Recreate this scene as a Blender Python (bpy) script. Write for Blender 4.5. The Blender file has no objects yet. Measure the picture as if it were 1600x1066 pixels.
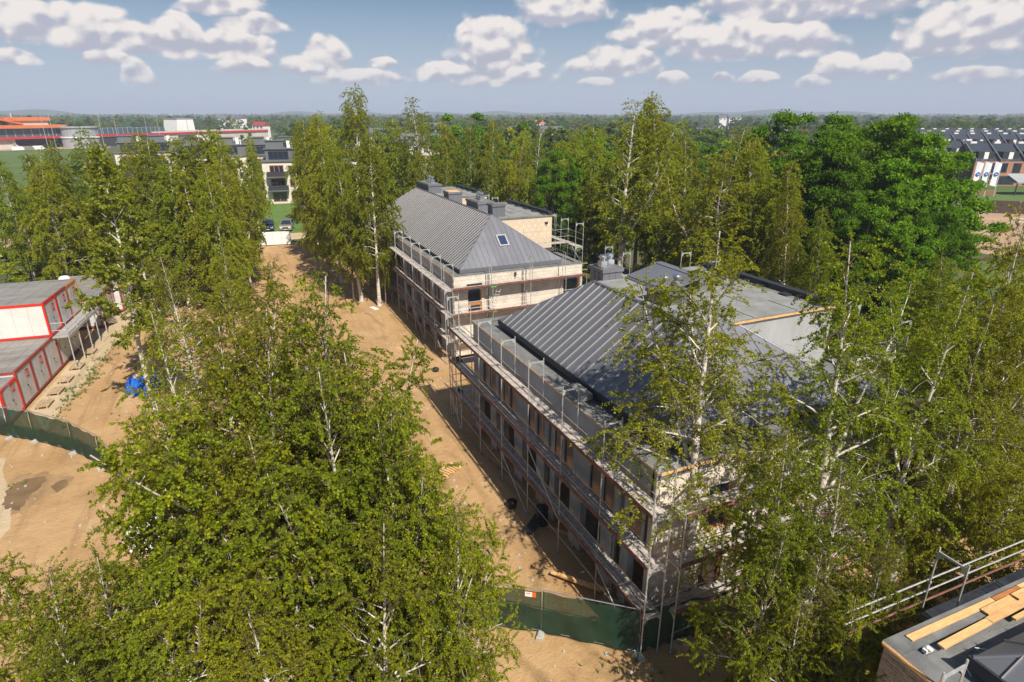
import bpy, math, random
import numpy as np
from mathutils import Vector, Matrix
random.seed(7)
R = math.radians
C = bpy.context.scene.collection

# ------------------------------------------------------------------ camera
CAM_H = 18.0
PITCH = math.atan(355/955.0)
YAW = R(24.2)
cd = bpy.data.cameras.new('camera'); cd.sensor_width = 36.0; cd.lens = 955/1600*36.0
cd.clip_start = 0.3; cd.clip_end = 20000
cam = bpy.data.objects.new('camera', cd); C.objects.link(cam)
cam.location = (0, 0, CAM_H); cam.rotation_euler = (math.pi/2-PITCH, 0, -YAW)
bpy.context.scene.camera = cam

# ------------------------------------------------------------------ sun and sky
SUN = Vector((0.10, -0.87, 1.0)).normalized()
sl = bpy.data.lights.new('sun', 'SUN'); sl.energy = 4.8; sl.angle = R(0.53); sl.color = (1.0, 0.93, 0.82)
so = bpy.data.objects.new('sun', sl); C.objects.link(so)
so.rotation_euler = SUN.to_track_quat('Z', 'Y').to_euler(); so.location = (0, -50, 60)

W = bpy.data.worlds.new('World'); bpy.context.scene.world = W; W.use_nodes = True
wt = W.node_tree; wn = wt.nodes; wl = wt.links; wn.clear()
def nd(t, **kw):
    n = wn.new(t)
    for k, v in kw.items(): setattr(n, k, v)
    return n
def wm(op, a, b=None, c=None, clamp=False):
    n = nd('ShaderNodeMath', operation=op); n.use_clamp = clamp
    for i, v in enumerate((a, b, c)):
        if v is None: continue
        if isinstance(v, (int, float)): n.inputs[i].default_value = v
        else: wl.new(v, n.inputs[i])
    return n.outputs[0]
def wmap(v, a, b, c=0.0, d=1.0, smooth=True):
    n = nd('ShaderNodeMapRange'); n.interpolation_type = 'SMOOTHSTEP' if smooth else 'LINEAR'
    wl.new(v, n.inputs[0])
    for i, x in enumerate((a, b, c, d)): n.inputs[i+1].default_value = x
    return n.outputs[0]
def wmix(f, a, b):
    n = nd('ShaderNodeMix', data_type='RGBA')
    if isinstance(f, (int, float)): n.inputs[0].default_value = f
    else: wl.new(f, n.inputs[0])
    for i, v in ((6, a), (7, b)):
        if isinstance(v, tuple): n.inputs[i].default_value = (*v, 1)
        else: wl.new(v, n.inputs[i])
    return n.outputs[2]
SKY_STRENGTH = 0.055
sky = nd('ShaderNodeTexSky', sky_type='NISHITA'); sky.sun_disc = False
sky.sun_elevation = math.asin(SUN.z); sky.sun_rotation = math.atan2(SUN.x, SUN.y)
sky.air_density = 1.0; sky.dust_density = 1.2; sky.ozone_density = 1.6
geo = nd('ShaderNodeTexCoord'); sep = nd('ShaderNodeSeparateXYZ'); wl.new(geo.outputs['Generated'], sep.inputs[0])
dx, dy, dz = sep.outputs
el = wm('ARCSINE', dz)
# azimuth measured from the camera's heading, wrapped so the same kind of sky runs all the way round
az = wm('SUBTRACT', wm('ARCTAN2', dx, dy), YAW)
PER = 2*math.pi/4
azw = wm('SUBTRACT', wm('FLOORED_MODULO', wm('ADD', az, PER/2), PER), PER/2)
comb = nd('ShaderNodeCombineXYZ'); wl.new(wm('MULTIPLY', az, 1.0), comb.inputs[0]); wl.new(wm('MULTIPLY', el, 1.25), comb.inputs[1])
def noise(vec, scale, detail, rough, off=None, dist=0.0):
    if off:
        v = nd('ShaderNodeVectorMath', operation='ADD'); wl.new(vec, v.inputs[0]); v.inputs[1].default_value = off; vec = v.outputs[0]
    n = nd('ShaderNodeTexNoise'); n.inputs['Scale'].default_value = scale; n.inputs['Detail'].default_value = detail
    n.inputs['Roughness'].default_value = rough; n.inputs['Distortion'].default_value = dist
    wl.new(vec, n.inputs['Vector']); return n.outputs['Fac']
n1 = noise(comb.outputs[0], 24, 8, 0.52); n1b = noise(comb.outputs[0], 24, 5, 0.5, (-0.005, 0.014, 0))
n2 = noise(comb.outputs[0], 9, 4, 0.55, (3.1, 1.7, 0))
def voro(vec, scale, off=None):
    if off:
        v = nd('ShaderNodeVectorMath', operation='ADD'); wl.new(vec, v.inputs[0]); v.inputs[1].default_value = off; vec = v.outputs[0]
    n = nd('ShaderNodeTexVoronoi', feature='SMOOTH_F1'); n.voronoi_dimensions = '2D'; n.inputs['Scale'].default_value = scale; n.inputs['Smoothness'].default_value = 1.0
    n.inputs['Detail'].default_value = 0.0; n.inputs['Roughness'].default_value = 0.6; wl.new(vec, n.inputs['Vector']); return n.outputs['Distance']
wv = nd('ShaderNodeVectorMath', operation='ADD'); wl.new(comb.outputs[0], wv.inputs[0])     # a little warp so the puffs are not cells
wc = nd('ShaderNodeCombineXYZ'); wl.new(wm('MULTIPLY', n1, 0.03), wc.inputs[0]); wl.new(wm('MULTIPLY', n2, 0.05), wc.inputs[1]); wl.new(wc.outputs[0], wv.inputs[1])
v1 = voro(wv.outputs[0], 46); v1b = voro(wv.outputs[0], 46, (-0.004, 0.012, 0))
def pix(x, y):
    f = 955.0
    X, Y = x-800, y-533
    fwd = f*math.cos(PITCH)-Y*math.sin(PITCH); upv = -f*math.sin(PITCH)-Y*math.cos(PITCH)
    return math.atan2(X, fwd), math.atan2(upv, math.hypot(X, fwd))
# cumulus: x-range, top and base as seen from here
CL = [(-60,120,-2,52),(40,250,8,66),(150,300,38,76),(222,330,24,80),(300,440,46,86),(270,412,-22,16),(338,456,20,48),(464,554,56,96),(430,560,84,112),
      (574,622,89,103),(698,842,27,95),(720,870,96,126),(640,760,98,124),(800,952,-18,30),(953,1130,14,66),(1040,1240,30,82),(1150,1328,36,80),(880,1036,72,110),
      (1270,1345,78,116),(1330,1424,84,116),(1020,1082,112,132),(1108,1150,112,128),(1150,1220,112,130),(1080,1500,-70,14),(1380,1640,4,72),(1460,1660,-20,40),
      (-20,64,76,98),(128,206,75,97),(335,432,88,110),(186,250,92,126),(480,640,108,128),(700,800,118,134),(1450,1620,104,126),(1240,1300,118,134),(900,960,120,134)]
num = None; den = None; F = None
for (x0, x1, yt, yb) in CL:
    a0, _ = pix(x0, yb); a1, _ = pix(x1, yb); _, et = pix((x0+x1)/2, yt); _, eb = pix((x0+x1)/2, yb)
    ca, w, h = (a0+a1)/2, (a1-a0)/2*1.02, (et-eb)*1.02
    du = wm('MULTIPLY', wm('SUBTRACT', azw, ca), 1/w)
    dv = wm('MULTIPLY', wm('SUBTRACT', el, eb+0.12*h), 1/h)
    dvs = wm('MAXIMUM', dv, wm('MULTIPLY', dv, -2.6))          # flat base: falls off fast below
    f = wm('SUBTRACT', 1.0, wm('SQRT', wm('ADD', wm('MULTIPLY', du, du), wm('MULTIPLY', dvs, dvs))))
    fm = wm('MAXIMUM', f, 0.0)
    wgt = wm('MULTIPLY', fm, dv)
    F = f if F is None else wm('MAXIMUM', F, f)
    num = wgt if num is None else wm('ADD', num, wgt)
    den = fm if den is None else wm('ADD', den, fm)
hrel = wm('DIVIDE', num, wm('ADD', den, 0.02))
# higher up, where the camera does not look: scattered fair-weather cumulus on a flat layer
zz = wm('MAXIMUM', dz, 0.05)
cp = nd('ShaderNodeCombineXYZ'); wl.new(wm('DIVIDE', dx, zz), cp.inputs[0]); wl.new(wm('DIVIDE', dy, zz), cp.inputs[1])
hi = wm('MULTIPLY', wm('SUBTRACT', noise(cp.outputs[0], 1.3, 6, 0.55), 0.56), wmap(el, 0.22, 0.32, 0, 4.0))
F = wm('MAXIMUM', F, wm('ADD', hi, wmap(el, 0.20, 0.24, -1.0, -0.12)))
edge = wm('ADD', F, wm('MULTIPLY', wm('SUBTRACT', n1, 0.5), 0.70))
edge = wm('ADD', edge, wm('MULTIPLY', wm('SUBTRACT', n2, 0.5), 0.45))
edge = wm('ADD', edge, wm('MULTIPLY', wm('SUBTRACT', 0.42, v1), 0.30))
crisp = wmap(edge, -0.02, 0.20); soft = wmap(edge, -0.08, 0.36)
top = wmap(hrel, -0.05, 0.25)
mask = wm('ADD', wm('MULTIPLY', crisp, top), wm('MULTIPLY', soft, wm('SUBTRACT', 1.0, top)))
mask = wm('MULTIPLY', mask, wmap(el, 0.012, 0.07, 0.35, 0.97))
relief = wm('ADD', wm('MULTIPLY', wm('SUBTRACT', n1, n1b), 2.0), wm('MULTIPLY', wm('SUBTRACT', v1b, v1), 1.3))
lit = wm('ADD', wm('ADD', wm('MULTIPLY', hrel, 1.25), 0.30), relief)
lit = wmap(lit, 0.0, 1.0)
K = 1/SKY_STRENGTH
ccol = wmix(lit, tuple(c*K for c in (0.36, 0.365, 0.435)), tuple(c*K for c in (0.69, 0.645, 0.615)))
hz = wmap(el, -0.02, 0.17, 1.0, 0.0, False)
base = wmix(wm('MULTIPLY', hz, 0.9), sky.outputs[0], tuple(c*K for c in (0.55, 0.535, 0.60)))
tint = nd('ShaderNodeMix', data_type='RGBA', blend_type='MULTIPLY'); tint.inputs[0].default_value = 1.0
wl.new(base, tint.inputs[6]); tint.inputs[7].default_value = (0.80, 0.92, 1.04, 1)
full = wmix(mask, tint.outputs[2], ccol)
bg = nd('ShaderNodeBackground'); wl.new(full, bg.inputs[0]); bg.inputs[1].default_value = SKY_STRENGTH
wo = nd('ShaderNodeOutputWorld'); wl.new(bg.outputs[0], wo.inputs[0])
try: W.cycles.sampling_method = 'MANUAL'; W.cycles.sample_map_resolution = 512
except Exception: pass

vs = bpy.context.scene.view_settings
bpy.context.scene.display_settings.display_device = 'sRGB'
vs.view_transform = 'Standard'; vs.look = 'None'; vs.exposure = 0.42; vs.gamma = 1.0; vs.use_curve_mapping = False
cy = bpy.context.scene.cycles
cy.max_bounces = 6; cy.diffuse_bounces = 3; cy.glossy_bounces = 2; cy.transmission_bounces = 4; cy.transparent_max_bounces = 12
cy.volume_bounces = 0; cy.sample_clamp_indirect = 4.0; cy.use_denoising = True

# ------------------------------------------------------------------ helpers
_f = 955.0
_fw = np.array([math.sin(YAW)*math.cos(PITCH), math.cos(YAW)*math.cos(PITCH), -math.sin(PITCH)])
_rt = np.array([math.cos(YAW), -math.sin(YAW), 0.0]); _up = np.cross(_rt, _fw)
def at(x, y, z=0.0):
    """point of the level z that the photograph shows at x, y"""
    d = _fw*_f+_rt*(x-800)-_up*(y-533); t = (z-CAM_H)/d[2]; p = d*t
    return float(p[0]), float(p[1]), z
def far(x, dist):
    """ground point in the photograph's column x (at the horizon) at a distance"""
    a = YAW+math.atan((x-800)*math.cos(PITCH)/_f); return dist*math.sin(a), dist*math.cos(a)
def by_dist(x, y, d):
    v = _fw*_f+_rt*(x-800)-_up*(y-533); t = d/math.hypot(v[0], v[1]); return float(v[0]*t), float(v[1]*t), float(CAM_H+v[2]*t)
def height(bx, by, yt):
    g = at(bx, by, 0); lo, hi = 0.0, 60.0
    for _ in range(50):
        m = (lo+hi)/2; v = np.array([g[0], g[1], m-CAM_H]); c = v@_fw
        if c > 0.1 and 533-_f*(v@_up)/c > yt: lo = m
        else: hi = m
    return lo

def link(name, data, parent=None, loc=None, rot=None, scale=None):
    o = bpy.data.objects.new(name, data); C.objects.link(o)
    if parent is not None: o.parent = parent
    if loc is not None: o.location = loc
    if rot is not None: o.rotation_euler = rot
    if scale is not None: o.scale = scale
    return o
def tag(o, label=None, cat=None, group=None, kind=None):
    if label: o['label'] = label
    if cat: o['category'] = cat
    if group: o['group'] = group
    if kind: o['kind'] = kind
    return o
def thing(name, label, cat, loc=(0, 0, 0), rz=0.0, group=None):
    return tag(link(name, None, None, loc, (0, 0, rz)), label, cat, group)

class MB:
    def __init__(s): s.v = []; s.f = []; s.m = []
    def face(s, pts, mi=0):
        b = len(s.v); s.v += [tuple(p) for p in pts]; s.f.append(tuple(range(b, b+len(pts)))); s.m.append(mi); return s
    def box(s, x0, y0, z0, x1, y1, z1, mi=0):
        b = len(s.v)
        s.v += [(x0,y0,z0),(x1,y0,z0),(x1,y1,z0),(x0,y1,z0),(x0,y0,z1),(x1,y0,z1),(x1,y1,z1),(x0,y1,z1)]
        for q in ((0,3,2,1),(4,5,6,7),(0,1,5,4),(1,2,6,5),(2,3,7,6),(3,0,4,7)): s.f.append(tuple(b+i for i in q)); s.m.append(mi)
        return s
    def prism(s, poly, vec, mi=0):
        """polygon (3-D points) extruded by vec"""
        n = len(poly); b = len(s.v); vec = Vector(vec)
        s.v += [tuple(p) for p in poly]+[tuple(Vector(p)+vec) for p in poly]
        s.f.append(tuple(b+i for i in range(n-1, -1, -1))); s.m.append(mi)
        s.f.append(tuple(b+n+i for i in range(n))); s.m.append(mi)
        for i in range(n):
            j = (i+1) % n; s.f.append((b+i, b+j, b+n+j, b+n+i)); s.m.append(mi)
        return s
    def tube(s, pts, r, n=6, mi=0, cap=True):
        pts = [Vector(p) for p in pts]; rr = r if isinstance(r, (list, tuple)) else [r]*len(pts); b = len(s.v)
        for i, p in enumerate(pts):
            d = (pts[min(i+1, len(pts)-1)]-pts[max(i-1, 0)]).normalized()
            a = d.cross(Vector((0, 0, 1))) if abs(d.z) < 0.95 else d.cross(Vector((1, 0, 0)))
            a.normalize(); c = d.cross(a)
            for k in range(n):
                t = 2*math.pi*k/n; s.v.append(tuple(p+a*(rr[i]*math.cos(t))+c*(rr[i]*math.sin(t))))
        for i in range(len(pts)-1):
            for k in range(n):
                k2 = (k+1) % n
                s.f.append((b+i*n+k, b+i*n+k2, b+(i+1)*n+k2, b+(i+1)*n+k)); s.m.append(mi)
        if cap:
            s.f.append(tuple(b+k for k in range(n-1, -1, -1))); s.m.append(mi)
            e = b+(len(pts)-1)*n; s.f.append(tuple(e+k for k in range(n))); s.m.append(mi)
        return s
    def lathe(s, prof, n=14, c=(0, 0), mi=0):
        b = len(s.v)
        for (r, z) in prof:
            for k in range(n):
                t = 2*math.pi*k/n; s.v.append((c[0]+r*math.cos(t), c[1]+r*math.sin(t), z))
        for i in range(len(prof)-1):
            for k in range(n):
                k2 = (k+1) % n; s.f.append((b+i*n+k, b+i*n+k2, b+(i+1)*n+k2, b+(i+1)*n+k)); s.m.append(mi)
        s.f.append(tuple(b+k for k in range(n-1, -1, -1))); s.m.append(mi)
        e = b+(len(prof)-1)*n; s.f.append(tuple(e+k for k in range(n))); s.m.append(mi)
        return s
    def mesh(s, name, mats, smooth=False):
        me = bpy.data.meshes.new(name); me.from_pydata(s.v, [], s.f)
        for m in (mats if isinstance(mats, (list, tuple)) else [mats]): me.materials.append(m)
        if any(s.m): me.polygons.foreach_set('material_index', s.m)
        if smooth: me.polygons.foreach_set('use_smooth', [True]*len(s.f))
        me.update(); return me
    def build(s, name, mats, parent=None, smooth=False, loc=None, rot=None):
        return link(name, s.mesh(name, mats, smooth), parent, loc, rot)

# ------------------------------------------------------------------ materials
def mat(name, col, rough=0.7, metal=0.0, var=0.0, vscale=3.0, bump=0.0, bscale=30.0, col2=None, spec=0.4, objvar=0.0, streak=None):
    m = bpy.data.materials.new(name); m.use_nodes = True; t = m.node_tree; p = t.nodes['Principled BSDF']
    p.inputs['Base Color'].default_value = (*col, 1); p.inputs['Roughness'].default_value = rough
    p.inputs['Metallic'].default_value = metal; p.inputs['Specular IOR Level'].default_value = spec
    tc = t.nodes.new('ShaderNodeNewGeometry')
    out = None
    if var > 0 or col2:
        n = t.nodes.new('ShaderNodeTexNoise'); n.inputs['Scale'].default_value = vscale; n.inputs['Detail'].default_value = 6; n.inputs['Roughness'].default_value = 0.65
        src = tc.outputs['Position']
        if streak:
            mp = t.nodes.new('ShaderNodeMapping'); mp.inputs['Scale'].default_value = streak; t.links.new(src, mp.inputs[0]); src = mp.outputs[0]
        t.links.new(src, n.inputs['Vector'])
        r = t.nodes.new('ShaderNodeMapRange'); r.inputs[1].default_value = 0.3; r.inputs[2].default_value = 0.7; t.links.new(n.outputs['Fac'], r.inputs[0])
        mx = t.nodes.new('ShaderNodeMix'); mx.data_type = 'RGBA'; t.links.new(r.outputs[0], mx.inputs[0])
        a = tuple(c*(1-var) for c in col); b = col2 or tuple(min(1, c*(1+var)) for c in col)
        mx.inputs[6].default_value = (*a, 1); mx.inputs[7].default_value = (*b, 1); out = mx.outputs[2]
    if objvar > 0:
        oi = t.nodes.new('ShaderNodeObjectInfo'); r2 = t.nodes.new('ShaderNodeMapRange'); r2.inputs[3].default_value = 1-objvar; r2.inputs[4].default_value = 1+objvar
        t.links.new(oi.outputs['Random'], r2.inputs[0])
        m2 = t.nodes.new('ShaderNodeMix'); m2.data_type = 'RGBA'; m2.blend_type = 'MULTIPLY'; m2.inputs[0].default_value = 1
        if out is None: m2.inputs[6].default_value = (*col, 1)
        else: t.links.new(out, m2.inputs[6])
        cb = t.nodes.new('ShaderNodeCombineColor')
        for i in range(3): t.links.new(r2.outputs[0], cb.inputs[i])
        t.links.new(cb.outputs[0], m2.inputs[7]); out = m2.outputs[2]
    if out is not None: t.links.new(out, p.inputs['Base Color'])
    if bump > 0:
        n = t.nodes.new('ShaderNodeTexNoise'); n.inputs['Scale'].default_value = bscale; n.inputs['Detail'].default_value = 5
        t.links.new(tc.outputs['Position'], n.inputs['Vector'])
        b = t.nodes.new('ShaderNodeBump'); b.inputs['Strength'].default_value = bump; b.inputs['Distance'].default_value = 0.05
        t.links.new(n.outputs['Fac'], b.inputs['Height']); t.links.new(b.outputs[0], p.inputs['Normal'])
    return m

def leaf_mat(name, cols, trans=0.45, gloss=0.12, tint=0.25):
    """three colours picked per leaf (stored with the leaf), a little different on every tree"""
    m = bpy.data.materials.new(name); m.use_nodes = True; t = m.node_tree; N = t.nodes; L = t.links; N.clear()
    at_ = N.new('ShaderNodeAttribute'); at_.attribute_name = 'rnd'
    ra = N.new('ShaderNodeValToRGB'); e = ra.color_ramp.elements
    e[0].position = 0.0; e[0].color = (*cols[0], 1); e[1].position = 1.0; e[1].color = (*cols[2], 1)
    k = ra.color_ramp.elements.new(0.55); k.color = (*cols[1], 1)
    L.new(at_.outputs['Fac'], ra.inputs[0])
    oi = N.new('ShaderNodeObjectInfo'); hs = N.new('ShaderNodeHueSaturation')
    r1 = N.new('ShaderNodeMapRange'); r1.inputs[3].default_value = 0.5-0.018*tint*4; r1.inputs[4].default_value = 0.5+0.010*tint*4; L.new(oi.outputs['Random'], r1.inputs[0])
    ml = N.new('ShaderNodeMath'); ml.operation = 'FRACT'; mm = N.new('ShaderNodeMath'); mm.operation = 'MULTIPLY'; mm.inputs[1].default_value = 7.31
    L.new(oi.outputs['Random'], mm.inputs[0]); L.new(mm.outputs[0], ml.inputs[0])
    r2 = N.new('ShaderNodeMapRange'); r2.inputs[3].default_value = 1-tint; r2.inputs[4].default_value = 1+tint; L.new(ml.outputs[0], r2.inputs[0])
    L.new(r1.outputs[0], hs.inputs['Hue']); L.new(r2.outputs[0], hs.inputs['Value']); L.new(ra.outputs[0], hs.inputs['Color'])
    df = N.new('ShaderNodeBsdfDiffuse'); tr = N.new('ShaderNodeBsdfTranslucent'); gl = N.new('ShaderNodeBsdfGlossy'); gl.inputs['Roughness'].default_value = 0.5
    gl.inputs['Color'].default_value = (0.8, 0.85, 0.8, 1)
    L.new(hs.outputs[0], df.inputs[0])
    tm = N.new('ShaderNodeMix'); tm.data_type = 'RGBA'; tm.blend_type = 'MULTIPLY'; tm.inputs[0].default_value = 1; L.new(hs.outputs[0], tm.inputs[6]); tm.inputs[7].default_value = (1.5, 1.35, 0.7, 1)
    L.new(tm.outputs[2], tr.inputs[0])
    m1 = N.new('ShaderNodeMixShader'); m1.inputs[0].default_value = trans; L.new(df.outputs[0], m1.inputs[1]); L.new(tr.outputs[0], m1.inputs[2])
    fr = N.new('ShaderNodeFresnel'); fr.inputs[0].default_value = 1.4
    fm = N.new('ShaderNodeMath'); fm.operation = 'MULTIPLY_ADD'; fm.inputs[1].default_value = 0.12; fm.inputs[2].default_value = gloss*0.12; L.new(fr.outputs[0], fm.inputs[0])
    m2 = N.new('ShaderNodeMixShader'); L.new(fm.outputs[0], m2.inputs[0]); L.new(m1.outputs[0], m2.inputs[1]); L.new(gl.outputs[0], m2.inputs[2])
    o = N.new('ShaderNodeOutputMaterial'); L.new(m2.outputs[0], o.inputs[0]); return m

def bark_mat():
    m = bpy.data.materials.new('birch_bark'); m.use_nodes = True; t = m.node_tree; p = t.nodes['Principled BSDF']; p.inputs['Roughness'].default_value = 0.75
    g = t.nodes.new('ShaderNodeNewGeometry'); mp = t.nodes.new('ShaderNodeMapping'); mp.inputs['Scale'].default_value = (3.2, 3.2, 6.5); t.links.new(g.outputs['Position'], mp.inputs[0])
    n = t.nodes.new('ShaderNodeTexNoise'); n.inputs['Scale'].default_value = 1.0; n.inputs['Detail'].default_value = 4; n.inputs['Roughness'].default_value = 0.7; t.links.new(mp.outputs[0], n.inputs['Vector'])
    r = t.nodes.new('ShaderNodeValToRGB'); e = r.color_ramp.elements
    e[0].position = 0.36; e[0].color = (0.05, 0.045, 0.04, 1); e[1].position = 0.47; e[1].color = (0.56, 0.50, 0.42, 1)
    k = e.new(0.75); k.color = (0.68, 0.63, 0.56, 1)
    t.links.new(n.outputs['Fac'], r.inputs[0]); t.links.new(r.outputs[0], p.inputs['Base Color']); return m

M = {}
M['rail_steel'] = mat('guard_rail_steel', (0.36, 0.36, 0.35), 0.5, 0.5, var=0.25, vscale=5)
M['steel'] = mat('galvanised_steel', (0.52, 0.52, 0.51), 0.45, 0.4, var=0.25, vscale=6)
M['steel_dull'] = mat('weathered_steel', (0.30, 0.30, 0.30), 0.55, 0.5, var=0.25, vscale=5)
M['deck'] = mat('scaffold_deck', (0.46, 0.41, 0.37), 0.75, 0.1, var=0.35, vscale=3.5)
M['toe'] = mat('toe_board_red_brown', (0.19, 0.085, 0.066), 0.8, var=0.45, vscale=2.0)
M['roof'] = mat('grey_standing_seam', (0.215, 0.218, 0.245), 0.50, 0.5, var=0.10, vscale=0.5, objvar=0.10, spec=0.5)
M['seam'] = mat('grey_seam_rib', (0.45, 0.42, 0.37), 0.36, 0.6, spec=0.5)  # same metal as the pans; the sun's glint is put into the paler colour
M['fascia'] = mat('dark_grey_flashing', (0.045, 0.048, 0.055), 0.5, 0.3)
M['bitumen'] = mat('grey_bitumen', (0.165, 0.165, 0.16), 0.9, var=0.34, vscale=1.3, bump=0.2, bscale=8)
M['bitumen_light'] = mat('light_bitumen', (0.24, 0.24, 0.23), 0.9, var=0.25, vscale=1.1)
M['batten'] = mat('raw_batten', (0.66, 0.40, 0.17), 0.8, var=0.3, vscale=4)
M['plaster'] = mat('grey_plaster', (0.37, 0.375, 0.38), 0.9, var=0.16, vscale=0.9, streak=(1, 1, 0.35))
M['panel'] = mat('brown_panel', (0.25, 0.175, 0.125), 0.36, 0.15, var=0.4, vscale=0.8, streak=(1, 1, 0.4))
M['lightstrip'] = mat('pale_reveal', (0.38, 0.38, 0.37), 0.8, var=0.2)
M['block'] = mat('white_silicate_block', (0.68, 0.60, 0.50), 0.9, var=0.08, vscale=2, objvar=0.035)
M['mortar'] = mat('mortar', (0.52, 0.45, 0.37), 0.95)
M['insul'] = mat('cream_insulation', (0.62, 0.50, 0.36), 0.9, var=0.08, vscale=1.2)
M['white'] = mat('white_paint', (0.78, 0.77, 0.75), 0.55, var=0.06, vscale=2)
M['dark'] = mat('dark_interior', (0.035, 0.035, 0.037), 0.9)
M['slab'] = mat('concrete_slab', (0.30, 0.28, 0.26), 0.9, var=0.15)
M['glass'] = mat('window_glass', (0.02, 0.03, 0.05), 0.06, 0.0, spec=0.9)
M['skyglass'] = mat('skylight_glass', (0.03, 0.05, 0.10), 0.05, 0.0, spec=1.0)
M['wood'] = mat('orange_timber', (0.42, 0.17, 0.05), 0.6, var=0.25, vscale=6)
M['plank'] = mat('fresh_plank', (0.66, 0.40, 0.17), 0.75, var=0.22, vscale=3, objvar=0.12, streak=(1, 6, 6))
M['oldplank'] = mat('dusty_plank', (0.42, 0.31, 0.19), 0.85, var=0.3, vscale=4, objvar=0.12)
M['brick'] = mat('grey_brown_brick', (0.29, 0.25, 0.205), 0.9, var=0.2, vscale=8, objvar=0.22)
M['red'] = mat('red_frame', (0.30, 0.05, 0.038), 0.5, var=0.2, vscale=2)  # cabin frame red, with the shade on the row put into the colour
M['bright_red'] = mat('bright_red_frame', (0.62, 0.025, 0.015), 0.45, var=0.1)  # the same frame red, brightened in the colour where sun strikes it
M['orange'] = mat('orange_frame', (0.55, 0.22, 0.05), 0.5, var=0.2)
M['cabwall'] = mat('cabin_wall', (0.56, 0.555, 0.55), 0.55, var=0.16, vscale=1.5)
M['cabwhite'] = mat('cabin_end_wall', (0.64, 0.61, 0.57), 0.6, var=0.08, vscale=1.2)
M['cabroof'] = mat('cabin_roof', (0.27, 0.255, 0.235), 0.65, 0.2, var=0.3, vscale=0.9, streak=(0.4, 1.6, 1))
M['sign'] = mat('red_sign', (0.50, 0.03, 0.05), 0.5)
M['netting'] = None
M['tarp'] = mat('blue_tarp', (0.015, 0.12, 0.55), 0.45, var=0.25, vscale=3, bump=0.5, bscale=5)
M['sheet'] = mat('white_sheet', (0.78, 0.76, 0.74), 0.5, var=0.08, bump=0.3, bscale=4)
M['concrete'] = mat('concrete_foot', (0.42, 0.40, 0.37), 0.9, var=0.15)
M['zinc'] = mat('zinc_cowl', (0.62, 0.65, 0.70), 0.25, 0.9)
M['black'] = mat('black_rubber', (0.02, 0.02, 0.022), 0.7)
M['yellow'] = mat('yellow_paint', (0.75, 0.60, 0.02), 0.5)
M['hiviz'] = mat('orange_paint', (0.75, 0.14, 0.02), 0.6)
M['green_pl'] = mat('green_plastic', (0.05, 0.45, 0.12), 0.5)
M['carblue'] = mat('dark_blue_car_paint', (0.012, 0.022, 0.05), 0.2, 0.3, spec=0.8)
M['carwhite'] = mat('white_car_paint', (0.75, 0.75, 0.74), 0.22, 0.0, spec=0.7)
M['carsilver'] = mat('champagne_car_paint', (0.36, 0.32, 0.26), 0.25, 0.5, spec=0.7)
M['tyre'] = mat('tyre', (0.02, 0.02, 0.02), 0.85)
M['lamp'] = mat('headlight_glass', (0.7, 0.72, 0.74), 0.15, 0.0, spec=0.8)
M['ownbark'] = mat('brown_bark', (0.10, 0.075, 0.055), 0.9, var=0.35, vscale=5)
M['bark'] = bark_mat()
M['twig'] = mat('brown_twig', (0.12, 0.085, 0.05), 0.85)
M['birchleaf'] = leaf_mat('birch_leaf', ((0.078, 0.122, 0.005), (0.235, 0.285, 0.009), (0.47, 0.46, 0.018)), trans=0.5, gloss=0.04)
M['farbirch'] = leaf_mat('birch_leaf_olive', ((0.120, 0.168, 0.009), (0.275, 0.320, 0.016), (0.43, 0.44, 0.028)), trans=0.52, gloss=0.0)
M['oakleaf'] = leaf_mat('oak_leaf', ((0.046, 0.118, 0.005), (0.120, 0.245, 0.008), (0.25, 0.39, 0.014)), trans=0.40, gloss=0.0, tint=0.2)
M['farleaf'] = leaf_mat('wood_leaf', ((0.040, 0.078, 0.014), (0.080, 0.130, 0.022), (0.135, 0.180, 0.032)), trans=0.3, gloss=0.05, tint=0.35)
M['limeleaf'] = leaf_mat('lime_leaf', ((0.110, 0.150, 0.008), (0.22, 0.255, 0.012), (0.31, 0.33, 0.018)), trans=0.45, gloss=0.15, tint=0.12)
# ------------------------------------------------------------------ ground
def ground_mat():
    m = bpy.data.materials.new('meadow_and_soil'); m.use_nodes = True; t = m.node_tree; p = t.nodes['Principled BSDF']; p.inputs['Roughness'].default_value = 0.95
    g = t.nodes.new('ShaderNodeNewGeometry')
    def nz(s, d=5):
        n = t.nodes.new('ShaderNodeTexNoise'); n.inputs['Scale'].default_value = s; n.inputs['Detail'].default_value = d; t.links.new(g.outputs['Position'], n.inputs['Vector']); return n.outputs['Fac']
    r = t.nodes.new('ShaderNodeValToRGB'); e = r.color_ramp.elements
    e[0].position = 0.35; e[0].color = (0.050, 0.075, 0.018, 1); e[1].position = 0.68; e[1].color = (0.095, 0.125, 0.030, 1)
    t.links.new(nz(0.06, 8), r.inputs[0])
    r2 = t.nodes.new('ShaderNodeMapRange'); r2.inputs[1].default_value = 0.45; r2.inputs[2].default_value = 0.62; t.links.new(nz(0.25, 7), r2.inputs[0])
    mx = t.nodes.new('ShaderNodeMix'); mx.data_type = 'RGBA'; t.links.new(r2.outputs[0], mx.inputs[0]); t.links.new(r.outputs[0], mx.inputs[6]); mx.inputs[7].default_value = (0.105, 0.085, 0.045, 1)
    t.links.new(mx.outputs[2], p.inputs['Base Color']); return m
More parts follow.
